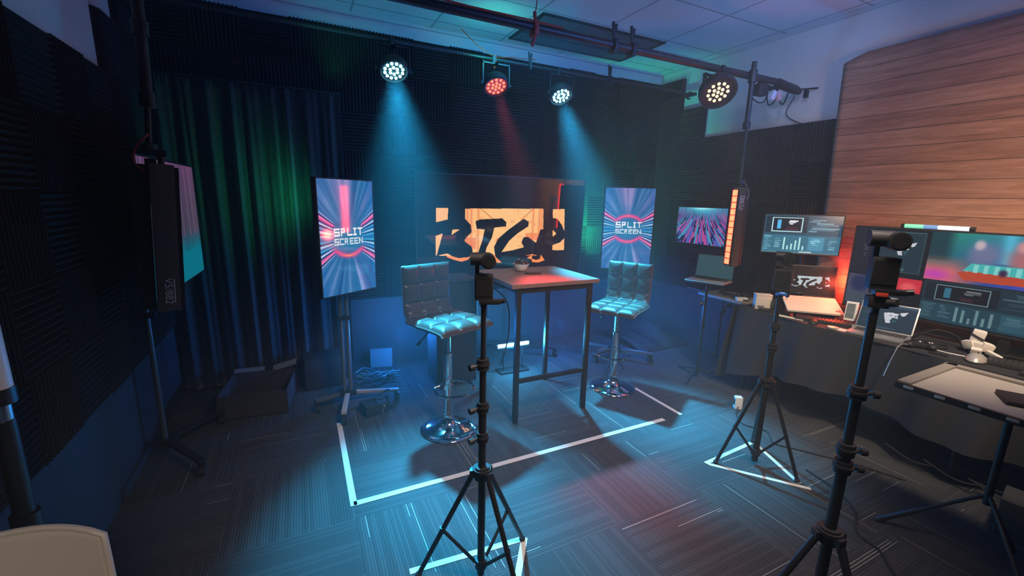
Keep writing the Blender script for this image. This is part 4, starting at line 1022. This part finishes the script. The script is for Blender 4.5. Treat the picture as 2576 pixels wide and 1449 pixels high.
t = thing('phone_stand', 'white display stand with a red side panel left of the silver laptop', 'display stand', (3.715, 1.665, ZT), R(-72))
MB().box((0, -.02, .006), (.10, .11, .012), bev=.003).cyl((0, 0, .01), (0, .01, .06), .012).build('stand_base', M_wht, t)
MB().box((-.012, .0, .105), (.075, .010, .145), (R(-14), 0, 0), bev=.003).build('stand_plate', M_wht, t)
MB().box((-.016, -.0065, .108), (.05, .004, .11), (R(-14), 0, 0)).build('printed_label', mat('label_print', (.12, .15, .16), .5, noise=.9, nscale=60), t)
MB().box((.042, .0, .100), (.035, .012, .125), (R(-14), 0, 0), bev=.003).build('red_panel', M_red, t)
t = thing('folded_gloves', 'white folded fabric toy standing on the cluttered right end of the desk', 'toy', (3.735, .985, ZT), R(-80))
MB().box((-.01, 0, .115), (.062, .05, .07), (.1, .15, .1), bev=.014).build('upper_bundle', M_paper, t)
b = MB()
for sx, a in ((-1, .5), (1, -.5), (.2, .0)): b.box((sx * .036, -.015, .055), (.06, .045, .055), (.2, .3 * sx, .5 * sx), bev=.014)
b.build('lower_bundle', M_paper, t)
MB().box((0, -.055, .025), (.05, .03, .05), (.5, 0, .2), bev=.01).box((.075, -.04, .02), (.08, .02, .03), (.3, .3, -.4), bev=.008).build('strap', M_paper, t)
MB().box((-.01, -.004, .112), (.065, .052, .010), (.1, .5, .1)).build('stripe', M_kbd, t)
t = thing('keyboard', 'black keyboard at the right end of the desk under the screen', 'keyboard', (3.64, .70, ZT), R(-80))
MB().box((0, 0, .010), (.40, .14, .018), bev=.003).build('keyboard_case', M_kbd, t)
k = MB()
for i in range(17):
    for j in range(5): k.box((-.19 + .0236 * i, -.052 + .0245 * j, .022), (.019, .020, .009))
k.build('keys', M_lightkey, t)
MB().cyl((.13, .05, .018), (.13, .05, .035), .012).build('dial', M_silver, t)
cord('white_cable', [(3.56, 1.13, ZT + .005), (3.56, 1.05, ZT + .004), (3.59, .93, ZT + .004), (3.60, .80, ZT + .004), (3.56, .62, ZT + .004)], .0045, M_wht, 'white cable running along the desk past the silver mouse')
cord('desk_cables', [(3.70, 1.30, ZT + .01), (3.68, 1.24, ZT + .06), (3.72, 1.18, ZT + .10), (3.78, 1.1, ZT + .07), (3.74, 1.05, ZT + .02)], .006, M_rub, 'black cable arching over the desk behind the game controller')
cord('desk_cables', [(3.62, 1.24, ZT + .008), (3.60, 1.16, ZT + .014), (3.64, 1.10, ZT + .012), (3.72, 1.13, ZT + .012), (3.66, 1.2, ZT + .02)], .006, M_rub, 'coiled black cable lying behind the game controller')
cord('desk_cables', [(3.76, .90, ZT + .01), (3.72, .86, ZT + .03), (3.78, .8, ZT + .02), (3.72, .7, ZT + .04), (3.79, .6, ZT + .02)], .007, M_rub, 'tangled black cable beneath the desk screen')
box_thing('cable_box', 'flat dark switch box at the right end of the desk edge', 'box', (3.50, .66, ZT), (.07, .16, .018), R(0), M_kbd)
box_thing('memory_card', 'small dark slab before the white cable on the desk edge', 'case', (3.475, 1.075, ZT), (.03, .085, .008), R(6), M_blkp, .002)
box_thing('note_paper', 'white note sheets under the corner of the silver laptop', 'paper', (3.495, 1.57, ZT), (.08, .16, .003), R(8), M_paper, 0)
# cables hanging at the far corner of the desk
b = MB()
for i in range(7):
    r_ = .05 + .007 * i; b.tube(arc((3.50 + .004 * i, 2.52 + .004 * i, .68 - .012 * i), r_, R(200), R(-30), 14, 'yz'), .005, 6)
tag(b.build('cable_coil', M_rub), 'coil of dark cables hanging off the far corner of the draped desk', 'cable coil')
b = MB(); g = random.Random(9)
for i in range(5):
    p = [(3.74 + g.uniform(-.1, .1), 2.70 + g.uniform(-.16, .16), .745 + g.uniform(0, .05)) for _ in range(5)]; b.tube(spline(p, 6), .006, 6)
o = tag(b.build('cable_tangle', M_rub), 'tangle of dark cables on the narrow side table', 'cables')
box_thing('white_adapter', 'white wedge shaped adapter on the narrow side table', 'adapter', (3.69, 2.56, .738), (.10, .05, .03), R(-30), M_wht)

# ------------------------------------------------------------------ tray on tripod in front of the desk
t = thing('tray_stand', 'grey felt tray on a low black tripod in front of the desk', 'tray stand', (2.665, .56, 0), R(1))
W2, D2, ZTR = .265, .32, .85
MB().box((0, -.02, ZTR - .006), (2 * W2, 2 * D2, .010)).build('tray_bed', M_gray, t)
b = MB()
for sx in (1,): b.box((sx * (W2 - .02), -.02, ZTR + .004), (.045, 2 * D2, .014), bev=.003)
b.box((0, D2 - .045, ZTR + .004), (2 * W2, .045, .014), bev=.003).build('rim', M_grayd, t)
b = MB().box((-W2 - .008, -.02, ZTR - .010), (.020, 2 * D2, .028), bev=.004)
b.build('front_edge', M_blk, t)
for i in range(6): MB().box((-W2 - .019, .25 - .105 * i, ZTR - .006), (.006, .035, .012), bev=.002).build('edge_clip', M_silver, t)
MB().cyl((.02, 0, .33), (.02, 0, ZTR - .012), .014).cyl((.02, 0, ZTR - .03), (.02, 0, ZTR - .01), .05).build('column', M_blk, t)
for p in (((.02, 0, .38), (-.02, .335, .012)), ((.02, 0, .38), (.33, -.06, .012)), ((.02, 0, .38), (-.25, -.28, .012))):
    o = MB().cyl(p[0], Vector(p[0]).lerp(Vector(p[1]), .62), .008).cyl(Vector(p[0]).lerp(Vector(p[1]), .6), p[1], .013).build('leg', M_blk, t)
    MB().sphere(p[1], .016, 10, (1, 1, .7)).build('foot', M_rub, o)
tag(MB().box((0, 0, .009), (.15, .12, .017), bev=.006).build('hard_drive', M_blkp, None, (2.62, .53, ZTR), (0, 0, R(28))), 'flat black drive lying on the grey tray', 'drive')

# ------------------------------------------------------------------ left foreground
t = thing('tube_stand', 'frosted light tube on a black stand at the left edge of the view', 'light stand', (-.775, 1.60, 0))
MB().cyl((0, 0, 1.075), (-.004, 0, 1.95), .034, n=28).build('tube', M_tube_off, t)
MB().cyl((0, 0, 1.035), (0, 0, 1.08), .037).build('tube_cap', M_blk, t)
MB().cyl((0, 0, .975), (0, 0, 1.04), .022).build('spigot', M_steel, t)
MB().cyl((0, 0, .08), (0, 0, .985), .024).cyl((0, 0, .62), (0, 0, .69), .033).build('column', M_blk, t)
for a in (20, 140, 260):
    MB().cyl((0, 0, .30), (.15 * math.cos(R(a)), .15 * math.sin(R(a)), .014), .010).build('leg', M_blk, t)
def shell_pt(u, v, off):
    # v: 0 top of the back -> 1 front of the seat ; u across
    w = .22 * (1 - .10 * max(0, 1 - v * 2.2)); e = abs(2 * u - 1)
    x = (u - .5) * 2 * w
    if v < .5:
        k = v / .5; y = -.16 + .10 * k; z = .865 - .40 * k - .028 * e ** 3.5 * (1 - k) - .014 * e ** 2 * (1 - k); y += -.05 * (e ** 2) * (1 - .3 * k) * -1
    else:
        k = (v - .5) / .5; y = -.06 + .43 * k; z = .465 - .035 * math.sin(k * PI) + .03 * e ** 2 - .02 * k
        bl = max(0, 1 - k * 6); y -= .0 * bl
    return Vector((x, y - off * (1 if v < .5 else 0), z - off * (0 if v < .5 else 1)))
t = thing('shell_chair', 'ivory plastic shell chair cut off at the bottom left corner of the view', 'chair', (-.645, 1.06, 0), R(180 + 7))
b = MB(); g1 = b.surf(lambda u, v: shell_pt(u, v, 0), 28, 40); g2 = b.surf(lambda u, v: shell_pt(u, v, .010), 28, 40)
for i in range(28):
    for j in (0, 40): b.bm.faces.new((g1[i][j], g1[i + 1][j], g2[i + 1][j], g2[i][j]))
for j in range(40):
    for i in (0, 28): b.bm.faces.new((g1[i][j], g1[i][j + 1], g2[i][j + 1], g2[i][j]))
b.build('shell', M_chair, t, ang=180)
rim = [shell_pt(0, .5 - .5 * k / 10, .005) for k in range(11)] + [shell_pt(k / 16, 0, .005) for k in range(1, 17)] + [shell_pt(1, .5 * k / 10, .005) for k in range(1, 11)]
MB().tube(rim, .008, 8).build('rim', M_chair, t)
for sx in (-1, 1):
    for sy in (0, 1): MB().cyl((sx * .13, .02 + .22 * sy, .43), (sx * .20, -.04 + .36 * sy, .0), .012).build('leg', M_blk, t)

# ------------------------------------------------------------------ clutter on the floor
t = thing('open_box', 'low dark open box with pale flap edges before the curtain', 'box', (-.36, 3.66, 0), R(-8))
MB().box((0, 0, .006), (.46, .46, .012)).box((-.225, 0, .09), (.01, .46, .18)).box((.225, 0, .09), (.01, .46, .18)).box((0, -.225, .09), (.46, .01, .18)).box((0, .225, .09), (.46, .01, .18)).build('carton_body', M_box, t)
MB().box((-.12, .25, .19), (.22, .05, .008), (.3, 0, .05)).build('flap', M_kraft, t)
MB().box((.14, .26, .205), (.18, .06, .008), (.5, -.25, 0)).build('flap', M_kraft, t)
box_thing('equipment_bag', 'rounded black bag slumped against the curtain behind the left screen stand', 'bag', (.14, 3.86, 0), (.40, .24, .28), R(6), M_bag, .06)
t = thing('cable_pouch', 'black pouch with tangled leads between the left screen stand and stool', 'pouch', (.43, 3.17, 0), R(15))
MB().box((0, 0, .045), (.20, .15, .09), bev=.03).build('pouch', M_bag, t)
b = MB(); g = random.Random(3)
for i in range(6):
    p = [(g.uniform(-.1, .16), g.uniform(-.1, .08), .02 + g.uniform(.0, .10)) for _ in range(4)]; b.tube(spline(p, 6), .005, 6)
b.build('leads', M_rub, t); MB().box((.02, -.10, .05), (.012, .01, .09), (.5, 0, .1)).build('pale_tag', M_kraft, t)
t = thing('folded_card', 'grey folded card leaning against the back wall beside the left screen stand', 'card', (.63, 4.06, 0), R(-12))
MB().box((0, 0, .085), (.20, .012, .17), (R(-18), 0, 0)).build('card_face', M_kraft, t); MB().box((0, .05, .09), (.20, .008, .17), (R(12), 0, 0)).build('card_back', M_kraft, t)
b = MB(); g = random.Random(11)
for i in range(8):
    p = [(.40 + .1 * k + g.uniform(-.05, .05), 3.72 + g.uniform(-.12, .12), .03 + g.uniform(0, .07)) for k in range(4)]; b.tube(spline(p, 6), .006, 6)
tag(b.build('cable_tangle', mat('teal_cable', (.06, .16, .18), .5)), 'tangle of teal cables on the floor behind the left screen stand', 'cables')
b = MB()
def rag(u, v): return (3.28 + u * .72, 3.35 + v * .8, .015 + .16 * math.sin(u * PI) * math.sin(v * PI) * (.6 + .4 * math.sin(u * 9 + v * 4)) + .03 * (1 + math.sin(u * 21 + 3 * v)) * math.sin(v * PI))
b.surf(rag, 50, 40); b.surf(lambda u, v: Vector(rag(u, v)) - Vector((0, 0, .008)), 50, 40)
tag(b.build('fabric_heap', M_bag, None, ang=180), 'black fabric heaped on the floor in the right back corner', 'fabric')
t = thing('wall_charger', 'small white charger box on the floor by the draped desk', 'charger', (3.10, 2.06, 0), R(-35))
MB().box((0, 0, .05), (.055, .05, .10), bev=.006).build('charger_body', M_wht, t); MB().box((-.028, 0, .055), (.002, .03, .05)).build('socket_face', M_blkp, t)
cord('floor_cable', [(3.08, 2.04, .02), (2.98, 1.98, .006), (2.90, 1.86, .006), (2.96, 1.72, .006), (2.86, 1.60, .006), (2.93, 1.48, .006), (3.10, 1.22, .006), (3.2, 1.0, .006)], .0045, M_rub, 'thin black cable trailing on the carpet from the white charger past the tripod')
cord('floor_cable', [(2.75, 1.32, .006), (2.70, 1.12, .006), (2.60, .98, .006), (2.44, .90, .006), (2.40, .78, .006), (2.30, .68, .006), (2.2, .5, .006)], .006, M_rub, 'thicker black cable winding over the carpet behind the tall tripod')
cord('floor_cable', [(-.62, 3.62, .006), (-.60, 3.72, .006), (-.64, 3.82, .006), (-.58, 3.95, .006)], .004, M_paper, 'pale cord on the floor between the left wall screen stand and the curtain')
b = MB()
for i in range(3): b.tube(spline([(3.38, 1.2 - .2 * i, .10), (3.40, 1.05 - .2 * i, .05), (3.44, .9 - .2 * i, .07), (3.45, .7 - .2 * i, .06)], 8), .005, 6)
tag(b.build('under_desk_cables', M_rub), 'dark cables sagging under the draped desk', 'cables')
box_thing('storage_box', 'grey storage box under the tray at the right edge of the view', 'box', (3.20, .50, 0), (.20, .24, .20), R(10), M_box, .01)
t = thing('mini_tripod', 'tiny tripod on the floor behind the base of the right stool', 'mini tripod', (2.72, 3.13, 0))
MB().cyl((0, 0, .13), (0, 0, .20), .028).build('head', M_blkp, t)
for a in (300, 60, 180): MB().cyl((0, 0, .14), (.10 * math.cos(R(a)), .10 * math.sin(R(a)), .008), .007).build('leg', M_blk, t)
tag(MB().lathe([(0, 0), (.09, 0), (.095, .006), (.09, .012), (.03, .014), (0, .014)], 32).build('floor_plate', M_wht, None, (1.56, .85, 0)), 'round white plate on the floor behind the tall tripod', 'plate')

# ------------------------------------------------------------------ lights
def aim(o, target): o.rotation_euler = (Vector(target) - o.location).to_track_quat('-Z', 'Y').to_euler()
def spot(name, loc, target, W, col, size, blend=.4, rad=.05):
    l = bpy.data.lights.new(name, 'SPOT'); l.energy = W; l.color = col; l.spot_size = R(size); l.spot_blend = blend; l.shadow_soft_size = rad
    o = bpy.data.objects.new(name, l); COL.objects.link(o); o.location = loc; aim(o, target); return o
def area(name, loc, target, W, col, sx, sy):
    l = bpy.data.lights.new(name, 'AREA'); l.energy = W; l.color = col; l.shape = 'RECTANGLE'; l.size = sx; l.size_y = sy
    o = bpy.data.objects.new(name, l); COL.objects.link(o); o.location = loc; aim(o, target); return o
def point(name, loc, W, col, rad=.03):
    l = bpy.data.lights.new(name, 'POINT'); l.energy = W; l.color = col; l.shadow_soft_size = rad
    o = bpy.data.objects.new(name, l); COL.objects.link(o); o.location = loc; return o
def front(loc, target, d=.05):
    v = (Vector(target) - Vector(loc)).normalized(); return tuple(Vector(loc) + v * d)
CYAN = (.03, .55, 1.)
a = (.62, 1.95, .0); spot('cyan_beam_left', front(CY1, a), a, 2000, CYAN, 40, .8, .06); spot('cyan_core_left', front(CY1, a), (.70, 2.05, .0), 1800, CYAN, 24, 1., .06)
a = (2.32, 2.15, .0); spot('cyan_beam_right', front(CY2, a), a, 2000, CYAN, 36, .8, .06); spot('cyan_core_right', front(CY2, a), (2.48, 2.25, .0), 1700, CYAN, 24, 1., .06)
a = (1.46, 1.62, .0); spot('red_beam', front(RED, a), a, 260, (1., .12, .2), 20, 1., .045); spot('red_core', front(RED, a), (1.62, 2.2, .5), 620, (1., .09, .09), 20, 1., .045)
a = (2.15, .9, .7); spot('amber_beam', front(AMB, a), (3.25, 2.15, .9), 40, (1., .86, .45), 58, 1., .06)
spot('warm_key', (2.5, -.9, 1.8), (4.0, .75, 1.75), 330, (1., .62, .40), 56, 1., .25)
spot('desk_key', (2.5, .1, 2.75), (3.40, 1.25, .8), 310, (1., .80, .58), 62, 1., .15)
spot('room_fill', (1.2, .55, 2.75), (1.45, 2.0, .3), 360, (1., .80, .67), 84, 1., .35)
spot('wall_blue', (2.3, 1.3, 2.75), (4.05, 2.8, 2.72), 42, (.42, .52, 1.), 62, 1., .08)
spot('wall_wash', (1.9, 2.9, 3.05), (1.9, 4.3, 1.4), 85, (.03, .38, .75), 130, 1., .1)
spot('near_fill', (.1, -.9, 2.3), (-.6, 1.1, .8), 60, (1., .82, .64), 34, 1., .2)
spot('ceiling_blue', (3.5, -1.2, 2.35), (2.6, 2.3, 3.13), 520, (.06, .24, 1.), 62, 1., .1)
spot('ceiling_cyan', (1.5, 3.45, 2.72), (1.7, 3.9, 3.13), 9, (.06, .8, .62), 150, 1., .05)
spot('ceiling_green', (.2, 2.6, 2.2), (.5, 3.7, 3.13), 18, (.08, .9, .40), 50, 1., .05)
spot('curtain_blue', (.95, 3.25, .45), (-.45, 4.1, .42), 40, (.02, .22, 1.), 60, 1., .05)
for n, p, W, c in (('blue_wash_left', (.80, 3.72, .42), 26, (.02, .24, 1.)), ('blue_wash_middle', (2.35, 3.60, .35), 22, (.02, .24, 1.)), ('blue_wash_right', (3.30, 3.45, .50), 24, (.02, .20, 1.)),
                   ('red_desk_glow', (3.90, 1.90, 1.02), 13, (1., .07, .03))):
    point(n, p, W, c, .06)
spot('green_wash_left', (.06, 3.66, 1.55), (-.28, 4.08, 1.62), 11, (.02, 1., .38), 125, 1., .05)
spot('green_wash_right', (2.82, 3.93, 1.25), (3.12, 4.2, 1.42), 75, (.02, 1., .42), 136, .6, .05)
point('tube_glow', (1.76, 3.44, .30), 40, (.04, .50, 1.), .05)

# ------------------------------------------------------------------ haze and world
w = bpy.data.worlds.new('world'); SC.world = w; w.use_nodes = True
nt = w.node_tree; nt.nodes['Background'].inputs[0].default_value = (.0, .0, .0, 1); nt.nodes['Background'].inputs[1].default_value = 0
vs = nt.nodes.new('ShaderNodeVolumeScatter'); vs.inputs['Color'].default_value = (.66, .86, 1., 1); vs.inputs['Density'].default_value = .019; vs.inputs['Anisotropy'].default_value = .0
nt.links.new(vs.outputs[0], nt.nodes['World Output'].inputs['Volume'])

# ------------------------------------------------------------------ camera
cd = bpy.data.cameras.new('camera'); co = bpy.data.objects.new('camera', cd); COL.objects.link(co)
cd.sensor_width = 36.; cd.lens = 1078. / 2576 * 36; cd.clip_start = .02
co.matrix_world = Matrix(((0.896962, 0.068682, -0.436741, 0.000000), (-0.441468, 0.192279, -0.876433, 0.000000), (0.023781, 0.978934, 0.202787, 1.620000), (0, 0, 0, 1)))
SC.camera = co
SC.view_settings.view_transform = 'Standard'; SC.view_settings.look = 'None'; SC.view_settings.gamma = 1; SC.view_settings.exposure = 0; SC.view_settings.use_curve_mapping = False
SC.cycles.max_bounces = 4; SC.cycles.diffuse_bounces = 2; SC.cycles.glossy_bounces = 3; SC.cycles.volume_bounces = 0; SC.cycles.sample_clamp_indirect = 4
SC.cycles.use_denoising = True; SC.cycles.use_light_tree = False; SC.cycles.use_adaptive_sampling = True; SC.cycles.adaptive_threshold = .04
